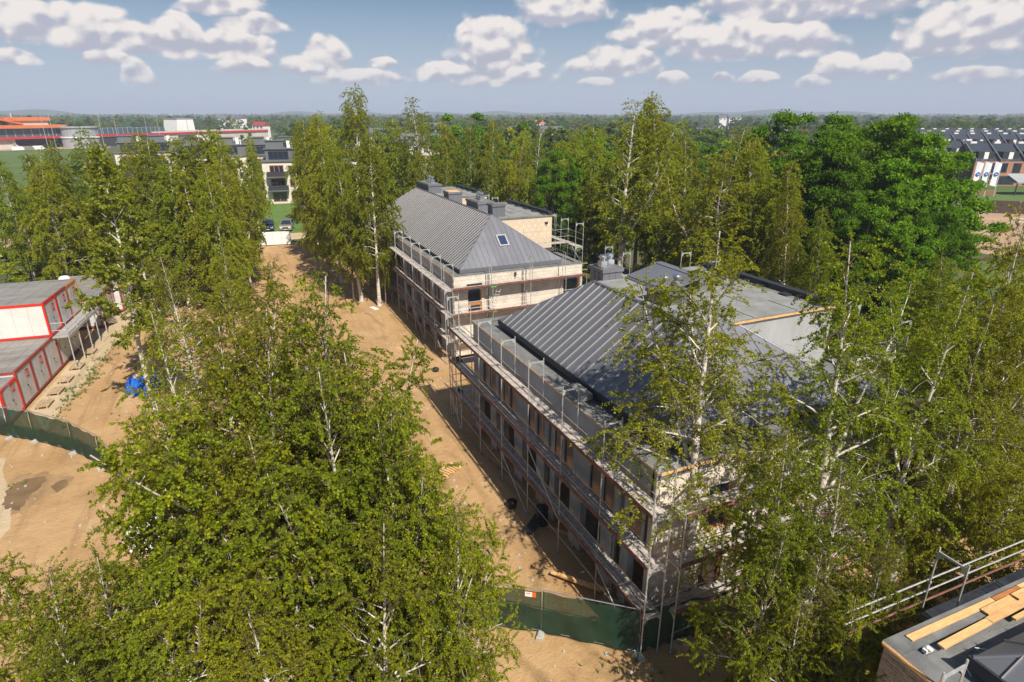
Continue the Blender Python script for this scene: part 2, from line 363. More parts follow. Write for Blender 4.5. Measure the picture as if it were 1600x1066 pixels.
def sand_mat(name, a, b, wet):
    m = bpy.data.materials.new(name); m.use_nodes = True; t = m.node_tree; p = t.nodes['Principled BSDF']; p.inputs['Roughness'].default_value = 0.95; p.inputs['Specular IOR Level'].default_value = 0.2
    g = t.nodes.new('ShaderNodeNewGeometry')
    def nz(s, d=6, mp=None, rough=0.6):
        n = t.nodes.new('ShaderNodeTexNoise'); n.inputs['Scale'].default_value = s; n.inputs['Detail'].default_value = d; n.inputs['Roughness'].default_value = rough
        if mp:
            q = t.nodes.new('ShaderNodeMapping'); q.inputs['Scale'].default_value = mp; t.links.new(g.outputs['Position'], q.inputs[0]); t.links.new(q.outputs[0], n.inputs['Vector'])
        else: t.links.new(g.outputs['Position'], n.inputs['Vector'])
        return n.outputs['Fac']
    def mr(v, x, y, c=0, d=1):
        r = t.nodes.new('ShaderNodeMapRange'); r.inputs[1].default_value = x; r.inputs[2].default_value = y; r.inputs[3].default_value = c; r.inputs[4].default_value = d; t.links.new(v, r.inputs[0]); return r.outputs[0]
    def mix(f, x, y):
        n = t.nodes.new('ShaderNodeMix'); n.data_type = 'RGBA'; t.links.new(f, n.inputs[0])
        for i, v in ((6, x), (7, y)):
            if isinstance(v, tuple): n.inputs[i].default_value = (*v, 1)
            else: t.links.new(v, n.inputs[i])
        return n.outputs[2]
    c = mix(mr(nz(0.22, 8), 0.35, 0.65), a, b)
    c = mix(mr(nz(0.9, 6, (1.6, 0.16, 1)), 0.52, 0.66, 0, 0.55), c, tuple(x*0.72 for x in a))        # wheel tracks along the road
    # wheel ruts: two by two along the road, wandering and breaking off
    sp = t.nodes.new('ShaderNodeSeparateXYZ'); t.links.new(g.outputs['Position'], sp.inputs[0])
    def ma(op, x, y, z=None):
        n = t.nodes.new('ShaderNodeMath'); n.operation = op
        for i, v in enumerate((x, y, z)):
            if v is None: continue
            if isinstance(v, (int, float)): n.inputs[i].default_value = v
            else: t.links.new(v, n.inputs[i])
        return n.outputs[0]
    u = ma('ADD', ma('MULTIPLY_ADD', nz(0.07, 2), 9.0, sp.outputs[0]), ma('MULTIPLY', sp.outputs[1], 0.05))
    rut = ma('MULTIPLY', mr(ma('PINGPONG', u, 0.92), 0.05, 0.26, 1, 0), mr(nz(0.16, 4), 0.47, 0.58))
    c = mix(ma('MULTIPLY', rut, 0.5), c, tuple(x*0.66 for x in a))
    c = mix(mr(nz(0.35, 7), 0.57, 0.68, 0, 0.6), c, wet)
    c = mix(mr(nz(7, 4, None, 0.8), 0.60, 0.75, 0, 0.5), c, tuple(min(1, x*1.5) for x in b))          # pale stones and crumbs
    t.links.new(c, p.inputs['Base Color'])
    bp = t.nodes.new('ShaderNodeBump'); bp.inputs['Strength'].default_value = 0.9; bp.inputs['Distance'].default_value = 0.12
    t.links.new(ma('SUBTRACT', nz(2.2, 9, None, 0.72), ma('MULTIPLY', rut, 0.5)), bp.inputs['Height']); t.links.new(bp.outputs[0], p.inputs['Normal']); return m
M['ground'] = ground_mat()
M['sand'] = sand_mat('site_sand', (0.39, 0.235, 0.105), (0.51, 0.33, 0.165), (0.27, 0.17, 0.085))
M['slabpath'] = sand_mat('sandy_concrete', (0.47, 0.36, 0.22), (0.55, 0.43, 0.28), (0.36, 0.26, 0.15))
M['field'] = mat('green_field', (0.085, 0.135, 0.03), 0.95, var=0.25, vscale=0.03)
M['lawn'] = mat('lawn', (0.10, 0.17, 0.03), 0.95, var=0.25, vscale=0.4)
M['paddock'] = mat('paddock_sand', (0.40, 0.265, 0.17), 0.95, var=0.15, vscale=0.2)
M['asphalt'] = mat('asphalt', (0.10, 0.10, 0.10), 0.9, var=0.15, vscale=0.3)
M['wetsand'] = mat('damp_sand', (0.20, 0.125, 0.06), 0.5, var=0.3, vscale=0.8)
M['moist'] = mat('moist_sand', (0.31, 0.195, 0.095), 0.8, var=0.3, vscale=1.2)

def sheet(name, pts, z, m, kind='structure'):
    mb = MB(); mb.face([(x, y, z) for x, y in pts]); o = mb.build(name, m); tag(o, kind=kind); return o
def wobble(pts, step=2.0, amp=0.5, seed=1):
    rnd = random.Random(seed); out = []
    for i in range(len(pts)):
        a = Vector(pts[i]); b = Vector(pts[(i+1) % len(pts)]); n = max(1, int((b-a).length/step))
        for k in range(n):
            p = a.lerp(b, k/n); out.append((p.x+rnd.uniform(-amp, amp), p.y+rnd.uniform(-amp, amp)))
    return out
GS = 7000
gm = MB(); gm.face([(-GS, -GS, 0), (GS, -GS, 0), (GS, GS, 0), (-GS, GS, 0)]); tag(gm.build('ground', M['ground']), kind='structure')
sheet('building_site', wobble([(-60, -40), (70, -40), (70, 8), (31, 12), (28, 40), (28, 79), (12.5, 80), (9.5, 96), (1.8, 96), (-1, 78), (-9, 72), (-13, 72), (-34, 60), (-34, 36), (-60, 30)]), 0.004, M['sand'])
def rowdir(): return math.atan2(0.1, 0.995)
sheet('concrete_path', wobble([(-13.9, 45.3), (-12.35, 41.5), (-10.4, 60), (-9.6, 74), (-11.6, 74)], 1.5, 0.08, 3), 0.009, M['slabpath'])
sheet('concrete_slab', wobble([(-24, 43), (-30, 20), (-13, 27), (-11.5, 31), (-13.6, 38.5)], 1.2, 0.15, 5), 0.009, M['slabpath'])
P = lambda x, y: at(x, y)[:2]
sheet('moist_patch', wobble([P(-5, 800), P(0, 760), P(36, 742), P(74, 738), P(112, 745), P(110, 760), P(60, 782), P(34, 805)], 0.25, 0.14, 16), 0.0085, M['moist'])
sheet('damp_patch', wobble([P(5, 795), P(10, 765), P(40, 748), P(68, 745), P(72, 752), P(48, 775), P(30, 798)], 0.2, 0.10, 6), 0.010, M['wetsand'])
sheet('damp_patch', wobble([P(80, 762), P(95, 752), P(108, 748), P(104, 757), P(88, 770)], 0.5, 0.1, 8), 0.010, M['wetsand'])
sheet('field', [far(-500, 110), far(-500, 430), far(160, 430), far(120, 250), far(92, 112)], 0.005, M['field'])
sheet('racecourse_track', [far(-500, 430), far(-500, 470), far(170, 470), far(160, 430)], 0.006, M['paddock'])
sheet('lawn', [(1, 98), (10.5, 98), (14, 150), (-4, 150)], 0.005, M['lawn'])
sheet('access_road', [(-60, 98), (-60, 106), (1, 104), (20, 104), (20, 98.5), (1, 98.5)], 0.007, M['slabpath'])
sheet('car_park', [(-40, 106.5), (-40, 124), (-14, 124), (-14, 106.5)], 0.008, M['paddock'])
sheet('paddock', [at(1480, 330)[:2], at(1700, 330)[:2], at(1700, 408)[:2], at(1540, 397)[:2], at(1480, 385)[:2]], 0.006, M['paddock'])
sheet('field', [at(1440, 272)[:2], at(1900, 272)[:2], at(1900, 330)[:2], at(1440, 318)[:2]], 0.005, M['field'])
sheet('field', [at(1520, 408)[:2], at(1900, 420)[:2], at(1900, 470)[:2], at(1540, 460)[:2]], 0.005, M['field'])

# pale stones and crumbs lying on the sand
rs = np.random.RandomState(5)
mb = MB()
for _ in range(900):
    x = rs.uniform(-14, 13); y = rs.uniform(11, 60); s = rs.uniform(0.02, 0.07)
    mb.prism([(x-s, y-s*.6, 0.0), (x+s*.8, y-s, 0.0), (x+s, y+s*.7, 0.0), (x-s*.6, y+s, 0.0)], (s*.2, 0, s*0.9))
tag(mb.build('gravel', M['concrete']), kind='stuff')

# tufts of weeds along the path and fence
mb = MB(); rnd = random.Random(12)
def tuft(x, y, s):
    for k in range(7):
        a = rnd.uniform(0, 6.28); r = rnd.uniform(.05, .22)*s; h = rnd.uniform(.08, .3)*s
        mb.face([(x+.02*math.cos(a+1.5), y+.02*math.sin(a+1.5), 0), (x-.02*math.cos(a+1.5), y-.02*math.sin(a+1.5), 0), (x+r*math.cos(a), y+r*math.sin(a), h)])
for _ in range(260):
    q_ = rnd.random()
    if q_ < .3: t_ = rnd.random(); x, y = -12.2+2.0*t_+rnd.gauss(0, .35), 42+18*t_
    elif q_ < .5: x, y = rnd.uniform(-13, 0), rnd.uniform(24, 60)
    elif q_ < .8: x, y = rnd.uniform(-12, 3), rnd.uniform(60, 92)
    else: x, y = rnd.uniform(6, 30), rnd.uniform(10, 13.3)
    for k in range(rnd.randint(1, 4)): tuft(x+rnd.gauss(0, .2), y+rnd.gauss(0, .2), rnd.uniform(.6, 1.6))
M['weed'] = mat('weed_green', (0.10, 0.145, 0.02), .9, var=.3, vscale=2)
tag(mb.build('weeds', M['weed']), kind='stuff')

# ------------------------------------------------------------------ buildings
def brick_wall_mat(name, col, mortar, bw, bh, axis):
    m = bpy.data.materials.new(name); m.use_nodes = True; t = m.node_tree; p = t.nodes['Principled BSDF']; p.inputs['Roughness'].default_value = 0.92
    g = t.nodes.new('ShaderNodeNewGeometry'); s = t.nodes.new('ShaderNodeSeparateXYZ'); t.links.new(g.outputs['Position'], s.inputs[0])
    c = t.nodes.new('ShaderNodeCombineXYZ'); t.links.new(s.outputs[0 if axis == 'x' else 1], c.inputs[0]); t.links.new(s.outputs[2], c.inputs[1])
    b = t.nodes.new('ShaderNodeTexBrick'); b.inputs['Scale'].default_value = 1.0; b.inputs['Brick Width'].default_value = bw; b.inputs['Row Height'].default_value = bh; b.inputs['Mortar Size'].default_value = 0.012
    b.inputs['Color1'].default_value = (*col, 1); b.inputs['Color2'].default_value = (*[x*0.93 for x in col], 1); b.inputs['Mortar'].default_value = (*mortar, 1); t.links.new(c.outputs[0], b.inputs['Vector'])
    n = t.nodes.new('ShaderNodeTexNoise'); n.inputs['Scale'].default_value = 1.4; n.inputs['Detail'].default_value = 6; t.links.new(g.outputs['Position'], n.inputs['Vector'])
    r = t.nodes.new('ShaderNodeMapRange'); r.inputs[1].default_value = .3; r.inputs[2].default_value = .7; r.inputs[3].default_value = .8; r.inputs[4].default_value = 1.1; t.links.new(n.outputs['Fac'], r.inputs[0])
    cb = t.nodes.new('ShaderNodeCombineColor'); [t.links.new(r.outputs[0], cb.inputs[i]) for i in range(3)]
    mx = t.nodes.new('ShaderNodeMix'); mx.data_type = 'RGBA'; mx.blend_type = 'MULTIPLY'; mx.inputs[0].default_value = 1; t.links.new(b.outputs[0], mx.inputs[6]); t.links.new(cb.outputs[0], mx.inputs[7])
    t.links.new(mx.outputs[2], p.inputs['Base Color'])
    bp = t.nodes.new('ShaderNodeBump'); bp.inputs['Strength'].default_value = 0.6; bp.inputs['Distance'].default_value = 0.02; bp.invert = True
    t.links.new(b.outputs['Fac'], bp.inputs['Height']); t.links.new(bp.outputs[0], p.inputs['Normal']); return m
M['blockwall'] = brick_wall_mat('silicate_block_wall', (0.69, 0.61, 0.51), (0.56, 0.48, 0.39), 0.33, 0.24, 'x')
M['blockwall_y'] = brick_wall_mat('silicate_block_wall_side', (0.66, 0.58, 0.47), (0.50, 0.43, 0.34), 0.33, 0.24, 'y')
M['brickwall_y'] = brick_wall_mat('brown_brick_wall', (0.16, 0.13, 0.105), (0.09, 0.08, 0.07), 0.26, 0.085, 'y')

def roof_face(parent, E0, E1, R0, R1, pitch, name='roof_panel', thick=0.02, rib=True, ribw=0.026, ribh=0.048):
    """standing-seam pans between an eave E0-E1 and a ridge R0-R1, one part per pan"""
    E0, E1, R0, R1 = map(Vector, (E0, E1, R0, R1)); e = (E1-E0); Ln = e.length; e.normalize()
    s0 = (R0-E0).dot(e); s1 = (R1-E0).dot(e); up = (R0-E0)-e*s0; n = e.cross(up).normalized()
    if n.z < 0: n = -n
    def umax(s):
        if s < s0: return max(0.0, s/s0)
        if s > s1: return max(0.0, (Ln-s)/(Ln-s1))
        return 1.0
    pos = lambda s, u: E0+e*s+up*u
    k = max(1, round(Ln/pitch)); w = Ln/k
    for i in range(k):
        a, b = i*w, (i+1)*w
        mids = sorted([x for x in (s0, s1) if a+1e-4 < x < b-1e-4], reverse=True)
        poly = [pos(a, 0), pos(b, 0)]
        if umax(b) > 1e-4: poly.append(pos(b, umax(b)))
        poly += [pos(x, 1.0) for x in mids]
        if umax(a) > 1e-4: poly.append(pos(a, umax(a)))
        if len(poly) < 3: continue
        mb = MB(); mb.prism([p+n*thick for p in poly], -n*thick*0.8)
        um = umax(a)
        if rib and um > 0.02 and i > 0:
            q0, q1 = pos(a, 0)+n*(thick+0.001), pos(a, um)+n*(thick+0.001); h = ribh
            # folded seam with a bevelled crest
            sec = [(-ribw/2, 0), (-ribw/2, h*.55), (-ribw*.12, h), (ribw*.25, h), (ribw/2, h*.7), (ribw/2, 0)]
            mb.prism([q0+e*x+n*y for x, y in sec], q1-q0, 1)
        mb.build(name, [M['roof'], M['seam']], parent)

def cowl(parent, x, y, z, s=1.0):
    mb = MB()
    mb.box(x-.24*s, y-.24*s, z, x+.24*s, y+.24*s, z+.42*s)
    mb.lathe([(.21*s, z+.42*s), (.21*s, z+.62*s), (.30*s, z+.64*s), (.30*s, z+.74*s), (.22*s, z+.82*s), (.06*s, z+.86*s)], 14, (x, y))
    for t in range(4): mb.box(x-.25*s, y-.25*s, z+.08*s+.08*t*s, x+.25*s, y+.25*s, z+.10*s+.08*t*s)
    mb.build('vent_cowl', M['zinc'], parent)
def chimney(parent, x0, y0, x1, y1, z0, z1, cowls=(), top=None):
    mb = MB(); mb.box(x0, y0, z0, x1, y1, z1-.18); mb.box(x0-.07, y0-.07, z1-.18, x1+.07, y1+.07, z1, 1)
    k = max(2, int((y1-y0)/.35))
    for i in range(1, k): mb.box(x0-.02, y0+(y1-y0)*i/k-.012, z0, x0, y0+(y1-y0)*i/k+.012, z1-.18)
    k = max(2, int((x1-x0)/.35))
    for i in range(1, k): mb.box(x0+(x1-x0)*i/k-.012, y0-.02, z0, x0+(x1-x0)*i/k+.012, y0, z1-.18)
    mb.box(x0+.12, y0+.12, z1, x1-.12, y1-.12, z1+.03, 2)
    ch = mb.build('chimney', [M['roof'], M['roof'], top or M['bitumen']], parent)
    for (x, y, s) in cowls: cowl(ch, x, y, z1+.03, s)
    return ch

def townhouses(name, label, X0, X1, Y0, Y1, zp, eave, ridge, near_mat, pattern_from='far', module=5.85, blocks=None, group=None):
    """eave = (x0, x1, y0, y1, z), ridge = (x0, x1, y0, y1, z); everything in world metres, thing's base at the corner X0, Y0"""
    b = thing(name, label, 'building', (0, 0, 0), 0, group)
    ex0, ex1, ey0, ey1, ez = eave; rx0, rx1, ry0, ry1, rz = ridge
    T = 0.3; zs = zp-1.45
    # street (west) wall: parapet band, floor band, upper piers, ground-floor piers
    wall = MB(); wall.box(X0, Y0+T, zs, X0+T, Y1-T, zp-.01); wall.box(X0+.03, Y0+T, 2.85, X0+T, Y1-T, 3.5)
    panels = []
    y = Y1-T; k = 0
    while y-module > Y0-1.0:
        a = y-module; a = max(a, Y0+T); L = y-a
        def seg(f0, f1): return y-f1*module, y-f0*module
        for (f0, f1, what) in ((0, .20, 'w'), (.20, .34, 'p'), (.34, .37, 'w'), (.37, .49, 'p'), (.49, .56, 's'), (.56, .61, 'o'), (.61, .67, 's'), (.67, .81, 'p'), (.81, .83, 'w'), (.83, .97, 'p'), (.97, 1.0, 'w')):
            c, d = seg(f0, f1); c = max(c, Y0+T)
            if d-c < 0.02: continue
            if what == 'w': wall.box(X0, c, 3.5, X0+T, d, zs)
            elif what == 'p': panels.append((c, d, 3.5, zs))
            elif what == 's': MB().box(X0+.06, c, 3.5, X0+T, d, zs).build('reveal', M['lightstrip'], b)
        for (f0, f1, what) in ((0, .10, 'w'), (.36, .43, 't'), (.43, .50, 's'), (.60, .64, 't'), (.64, .70, 'w'), (.94, 1.0, 'w')):
            c, d = seg(f0, f1); c = max(c, Y0+T)
            if d-c < 0.02: continue
            if what == 'w': wall.box(X0, c, 0, X0+T, d, 2.85)
            else: MB().box(X0+.05, c, 0, X0+T, d, 2.85).build('reveal', M['lightstrip'], b)
        y -= module; k += 1
    if y-Y0-T > .05:
        wall.box(X0, Y0+T, 3.5, X0+T, y, zs); wall.box(X0, Y0+T, 0, X0+T, y, 2.85)
    wall.build('wall', M['plaster'], b)
    for (c, d, z0, z1) in panels:
        mb = MB(); mb.box(X0+.10, c, z0, X0+.16, d, z1); mb.box(X0+.07, c, z0, X0+.10, c+.05, z1, 1); mb.box(X0+.07, d-.05, z0, X0+.10, d, z1, 1); mb.box(X0+.07, c+.05, z0, X0+.10, d-.05, z0+.06, 1)
        mb.build('facade_panel', [M['panel'], M['fascia']], b)
    # inside: party walls, floors, back wall keep the openings dark and deep
    ins = MB(); ins.box(X0+T, Y0+T, 2.9, X1-T, Y1-T, 3.3); ins.box(X0+T, Y0+T, zp-.6, X1-T, Y1-T, zp-.25); ins.box(X0+3.6, Y0+T, 0, X0+3.8, Y1-T, 2.9); ins.box(X0+3.6, Y0+T, 3.3, X0+3.8, Y1-T, zp-.6)
    yy = Y1-T-module
    while yy > Y0+1: ins.box(X0+T, yy-.12, 0, X0+3.6, yy+.12, 2.9); ins.box(X0+T, yy-.12, 3.3, X0+3.6, yy+.12, zp-.6); yy -= module
    ins.build('inner_structure', M['slab'], b)
    return b

def gable(b, X0, X1, Y, zp, thick, mats, openings=()):
    """end wall with openings (x0, x1, z0, z1)"""
    mb = MB(); xs = sorted(set([X0, X1]+[o[0] for o in openings]+[o[1] for o in openings]))
    for a, c in zip(xs[:-1], xs[1:]):
        zz = [0.0]
        for o in sorted(openings, key=lambda o: o[2]):
            if o[0] <= a+1e-6 and o[1] >= c-1e-6: zz += [o[2], o[3]]
        zz.append(zp-.01)
        for i in range(0, len(zz), 2): mb.box(a, Y, zz[i], c, Y+thick, zz[i+1])
    return mb.build('gable_wall', mats, b)

def window_part(b, x0, x1, z0, z1, y, frame, name='window', rail=None):
    f = MB(); w = .09
    f.box(x0, y, z0, x0+w, y+.1, z1); f.box(x1-w, y, z0, x1, y+.1, z1); f.box(x0+w, y, z1-w, x1-w, y+.1, z1); f.box(x0+w, y, z0, x1-w, y+.1, z0+w)
    if rail: f.box(x0+w, y-.01, rail, x1-w, y+.09, rail+.22)
    o = f.build(name, frame, b)
    g = MB(); g.box(x0+w, y+.05, z0+w, x1-w, y+.07, z1-w); g.build('pane', M['glass'], o); return o

def dormer_block(b, x0, x1, y0, y1, z0, z1, wallm, tiles=5):
    mb = MB(); mb.box(x0, y0, z0, x1, y1, z1-.12); mb.box(x0-.06, y0-.06, z1-.12, x1+.08, y1+.06, z1, 1)
    o = mb.build('dormer', [wallm, M['bitumen']], b)
    # flat roof laid in sheets, with raised edge on the far and outer sides
    k = tiles; n2 = 4
    for i in range(k):
        for j in range(n2):
            q = MB(); a = y0+.1+(y1-y0-.2)*i/k; c = y0+.1+(y1-y0-.2)*(i+1)/k; d = x0+.05+(x1-x0-.9)*j/n2; e = x0+.05+(x1-x0-.9)*(j+1)/n2
            q.box(d, a+.03, z1, e-.02, c-.02, z1+.035+.02*((i+j) % 2)); q.build('roof_sheet', M['bitumen_light'], o)
    q = MB(); q.box(x1-.35, y0, z1, x1+.05, y1, z1+.28)
    for i in range(k): q.box(x1-.82, y0+.3+(y1-y0-.2)*i/k, z1, x1-.40, y0+.75+(y1-y0-.2)*i/k, z1+.10)
    q.build('upstand', M['fascia'], o)
    f = MB(); f.box(x0+(x1-x0)*.86, y0-.03, z1-.75, x0+(x1-x0)*.92, y0-.005, z1-.55); f.box(x0+(x1-x0)*.88, y0-.03, z1-.9, x0+(x1-x0)*.895, y0-.005, z1-.75); f.build('overflow_spout', M['fascia'], o)
    return o

def roof_body(b, X0, X1, Y0, Y1, zp, eave, ridge, pitch, batten_near=True):
    ex0, ex1, ey0, ey1, ez = eave; rx0, rx1, ry0, ry1, rz = ridge
    r = MB(); g = 0.03
    # deck under the pans, fascia box, flat gutter behind the parapet
    A = [(ex0, ey0), (ex1, ey0), (ex1, ey1), (ex0, ey1)]; B = [(rx0, ry0), (rx1, ry0), (rx1, ry1), (rx0, ry1)]
    lo = [(x, y, ez-g) for x, y in A]; up = [(x, y, rz-g) for x, y in B]
    for i in range(4):
        j = (i+1) % 4
        r.face([lo[i], lo[j], up[j], up[i]] if (Vector(up[i])-Vector(up[j])).length > 1e-4 else [lo[i], lo[j], up[i]], 0)
    if rx1-rx0 > .05: r.face([(x, y, rz-.005) for x, y in B], 2)
    r.box(ex0+.02, ey0+.02, ez-.30, ex1-.02, ey1-.02, ez-g-.004, 1)
    r.box(ex0+.35, ey0+.35, zp-.25, ex1-.35, ey1-.35, ez-.30, 1)
    rf = r.build('roof', [M['roof'], M['fascia'], M['bitumen_light']], b)
    q = MB(); q.box(X0+.02, Y0+.02, zp-.25, X1-.02, Y1-.02, zp-.06); q.build('flat_gutter', M['bitumen'], rf)
    # parapet coping: sheets of bitumen on top, raw batten along the outer edge
    c = MB(); w = .42
    rnd = random.Random(int(X0*10))
    y = Y0+w
    while y < Y1-w:
        y2 = min(Y1-w, y+rnd.uniform(1.6, 3.0)); c.box(X0-.03, y+.01, zp-.012, X0+w, y2-.01, zp+.045+rnd.uniform(0, .04)); y = y2
    c.box(X0-.03, Y0-.03, zp-.012, X1+.03, Y0+w, zp+.05); c.box(X0-.03, Y1-w, zp-.012, X1+.03, Y1+.03, zp+.05); c.box(X1-w, Y0+w, zp-.012, X1+.03, Y1-w, zp+.05)
    c.build('coping', M['bitumen'], rf)
    t = MB(); t.box(X0-.055, Y0, zp-.05, X0-.032, Y1, zp+.055)
    if batten_near: t.box(X0, Y0-.058, zp-.06, X1, Y0-.034, zp+.055)
    t.build('edge_batten', M['batten'], rf)
    roof_face(rf, (ex0, ey1, ez), (ex0, ey0, ez), (rx0, ry1, rz), (rx0, ry0, rz), pitch)
    roof_face(rf, (ex0, ey0, ez), (ex1, ey0, ez), (rx0, ry0, rz), (rx1, ry0, rz), pitch)
    roof_face(rf, (ex1, ey0, ez), (ex1, ey1, ez), (rx1, ry0, rz), (rx1, ry1, rz), pitch*2)
    roof_face(rf, (ex1, ey1, ez), (ex0, ey1, ez), (rx1, ry1, rz), (rx0, ry1, rz), pitch*2)
    h = MB()
    h.tube([(rx0, ry0, rz+.03), (rx0, ry1, rz+.03)], .075, 6)
    if rx1-rx0 > .05: h.tube([(rx1, ry0, rz+.03), (rx1, ry1, rz+.03)], .075, 6); h.tube([(rx0, ry0, rz+.03), (rx1, ry0, rz+.03)], .06, 6)
    for (a, c2) in (((ex0, ey0), (rx0, ry0)), ((ex1, ey0), (rx1, ry0)), ((ex1, ey1), (rx1, ry1)), ((ex0, ey1), (rx0, ry1))):
        h.tube([(a[0], a[1], ez+.02), (c2[0], c2[1], rz+.03)], .05, 6)
    h.box(ex0-.07, ey0-.07, ez-.26, ex0-.001, ey1+.07, ez+.03, 1); h.box(ex0, ey0-.07, ez-.26, ex1, ey0-.001, ez+.03)
    h.build('ridge_cap', [M['roof'], M['fascia']], rf)
    return rf

# --- nearer building
b1 = townhouses('townhouse_row', 'nearer unfinished grey house row under a dark standing seam roof, half behind the white-stemmed birches', 11.65, 25.6, 13.9, 31.4, 6.8, (12.65, 22.4, 15.0, 29.85, 7.2), (16.4, 18.4, 18.75, 26.2, 9.87), None, group=None)
rf1 = roof_body(b1, 11.65, 25.6, 13.9, 31.4, 6.8, (12.65, 22.4, 15.0, 29.85, 7.2), (16.4, 18.4, 18.75, 26.2, 9.87), 0.56)
gable(b1, 11.65, 25.6, 14.02, 6.8, .28, M['mortar'], [(14.0, 15.1, 0.1, 2.5), (14.0, 15.1, 3.6, 5.6), (18.0, 19.0, 3.6, 5.2)])
for (a, c, e, f) in ((14.0, 15.1, 0.1, 2.5), (14.0, 15.1, 3.6, 5.6), (18.0, 19.0, 3.6, 5.2)): window_part(b1, a, c, e, f, 14.12, M['wood'])
bm_ = MB(); bm_.box(0, -.05, 0, .485, .0, .235); blockmesh = bm_.mesh('block', M['block'])
bh_ = MB(); bh_.box(0, -.05, 0, .235, .0, .235); halfmesh = bh_.mesh('block', M['block'])
nb = 0; rest = MB()
for r_ in range(28):
    z = .02+r_*.245
    if z > 6.5: break
    x = 25.6-.485; first = (r_ % 2 == 1)
    if first: x = 25.6-.235
    while x > 11.66:
        w = .235 if (first and x > 25.3) else .485
        hit = any(x+w > a and x < c and z+.235 > e and z < f for (a, c, e, f) in ((14.0, 15.1, 0.1, 2.5), (14.0, 15.1, 3.6, 5.6), (18.0, 19.0, 3.6, 5.2)))
        if not hit:
            if z > 1.9 and x > 18.6 and nb < 296:
                link('block', halfmesh if w < .3 else blockmesh, b1, (x, 14.02, z)); nb += 1
            else: rest.box(x, 13.97, z, x+w, 14.02, z+.235)
        x -= .495 if not (w < .3) else .495
tag(rest.build('block_course', M['block'], b1), kind='stuff')
ew = MB(); ew.box(25.3, 14.3, 0, 25.6, 31.1, 6.79); ew.build('side_wall', M['blockwall_y'], b1)
fwl = MB(); fwl.box(11.65, 31.1, 0, 25.6, 31.4, 6.79); fwl.build('end_wall', M['plaster'], b1)
chimney(rf1, 16.95, 26.2, 18.1, 27.5, 8.6, 10.45, ((17.2, 26.7, .75), (17.75, 26.9, .75)))
chimney(rf1, 17.0, 21.2, 18.5, 22.5, 9.0, 10.45, ((17.5, 21.9, .75), (18.1, 21.8, .75)))
d1 = dormer_block(b1, 18.4, 24.4, 18.4, 27.2, 6.9, 9.75, M['plaster'], 5)
mb = MB(); mb.box(18.4, 18.30, 9.70, 24.45, 18.335, 9.79); mb.build('edge_batten', M['batten'], d1)
# leaning roof sheets of the stair light behind the ridge
q = MB()
for i in range(6): q.prism([(18.6+.02, 22.9+i*.6, 9.9), (20.4, 22.9+i*.6, 10.35), (20.4, 23.46+i*.6, 10.35), (18.6+.02, 23.46+i*.6, 9.9)], (0, 0, .05))
q.box(20.4, 22.8, 9.8, 20.9, 26.6, 10.45); q.build('roof_light', M['roof'], rf1)
# lump of loose felt on the near gutter
q = MB(); q.box(11.9, 19.6, 6.85, 12.5, 20.9, 7.10); q.box(11.95, 19.9, 7.10, 12.4, 20.6, 7.2); q.build('wrapped_duct', M['bitumen_light'], rf1)

# --- farther building
E2 = (15.0, 23.75, 43.1, 73.6, 6.85); R2 = (19.3, 19.32, 47.2, 69.6, 10.12)
b2 = townhouses('townhouse_row', 'farther white-gabled house row with a grey hipped roof and one skylight', 14.2, 25.3, 42.3, 75.0, 6.6, E2, R2, None, module=5.85)
rf2 = roof_body(b2, 14.2, 25.3, 42.3, 75.0, 6.6, E2, R2, 0.47, batten_near=False)
WIN2 = (15.32, 16.45, 3.62, 5.6)
gable(b2, 14.2, 25.3, 42.31, 6.6, .28, M['blockwall'], [WIN2, (23.6, 25.0, 3.6, 5.6), (18.6, 20.6, .1, 2.4)])
window_part(b2, *WIN2, 42.42, M['wood'], rail=4.15); window_part(b2, 23.6, 25.0, 3.6, 5.6, 42.42, M['wood']); window_part(b2, 18.6, 20.6, .1, 2.4, 42.42, M['wood'])
q = MB(); q.box(15.25, 42.27, 5.75, 16.5, 42.305, 5.9); q.build('lintel', M['fascia'], b2)
for x in (16.95, 19.85): q = MB(); q.box(x, 42.25, .0, x+.14, 42.305, 6.5); q.build('downpipe', M['steel_dull'], b2)
q = MB(); q.box(19.2, 42.2, 6.2, 19.35, 42.3, 6.45); q.box(19.24, 42.2, 6.0, 19.3, 42.3, 6.2); q.build('bracket', M['fascia'], b2)
ew = MB(); ew.box(25.0, 42.6, 0, 25.3, 74.7, 6.59); ew.build('side_wall', M['blockwall_y'], b2)
fwl = MB(); fwl.box(14.2, 74.7, 0, 25.3, 75.0, 6.59); fwl.build('end_wall', M['blockwall'], b2)
M['insul_dots'] = mat('cream_insulation_board', (0.60, 0.48, 0.34), 0.9, var=0.06, vscale=0.8)
def dots(parent, x0, x1, z0, z1, y):
    mb = MB(); rnd = random.Random(4); z = z0+.25; k = 0
    while z < z1:
        x = x0+.25+(k % 2)*.3
        while x < x1-.1: mb.lathe_y(x+rnd.uniform(-.05, .05), y, z+rnd.uniform(-.04, .04), .055); x += .6
        z += .38; k += 1
    tag(mb.build('fixing_cap', M['white'], parent), kind='stuff')
def _ly(s, x, y, z, r):
    b = len(s.v)
    for k in range(6): s.v.append((x+r*math.cos(k*math.pi/3), y-.006, z+r*math.sin(k*math.pi/3)))
    s.f.append(tuple(range(b, b+6))); s.m.append(0)
MB.lathe_y = _ly
for (y0, y1, z1) in ((47.0, 56.0, 9.85), (62.0, 71.0, 9.85)):
    d = dormer_block(b2, 19.95, 24.9, y0, y1, 6.5, z1, M['insul_dots'], 5); dots(d, 21.3, 24.85, 7.3, z1-.2, y0)
chimney(rf2, 19.55, 47.45, 20.7, 48.5, 8.9, 10.95)
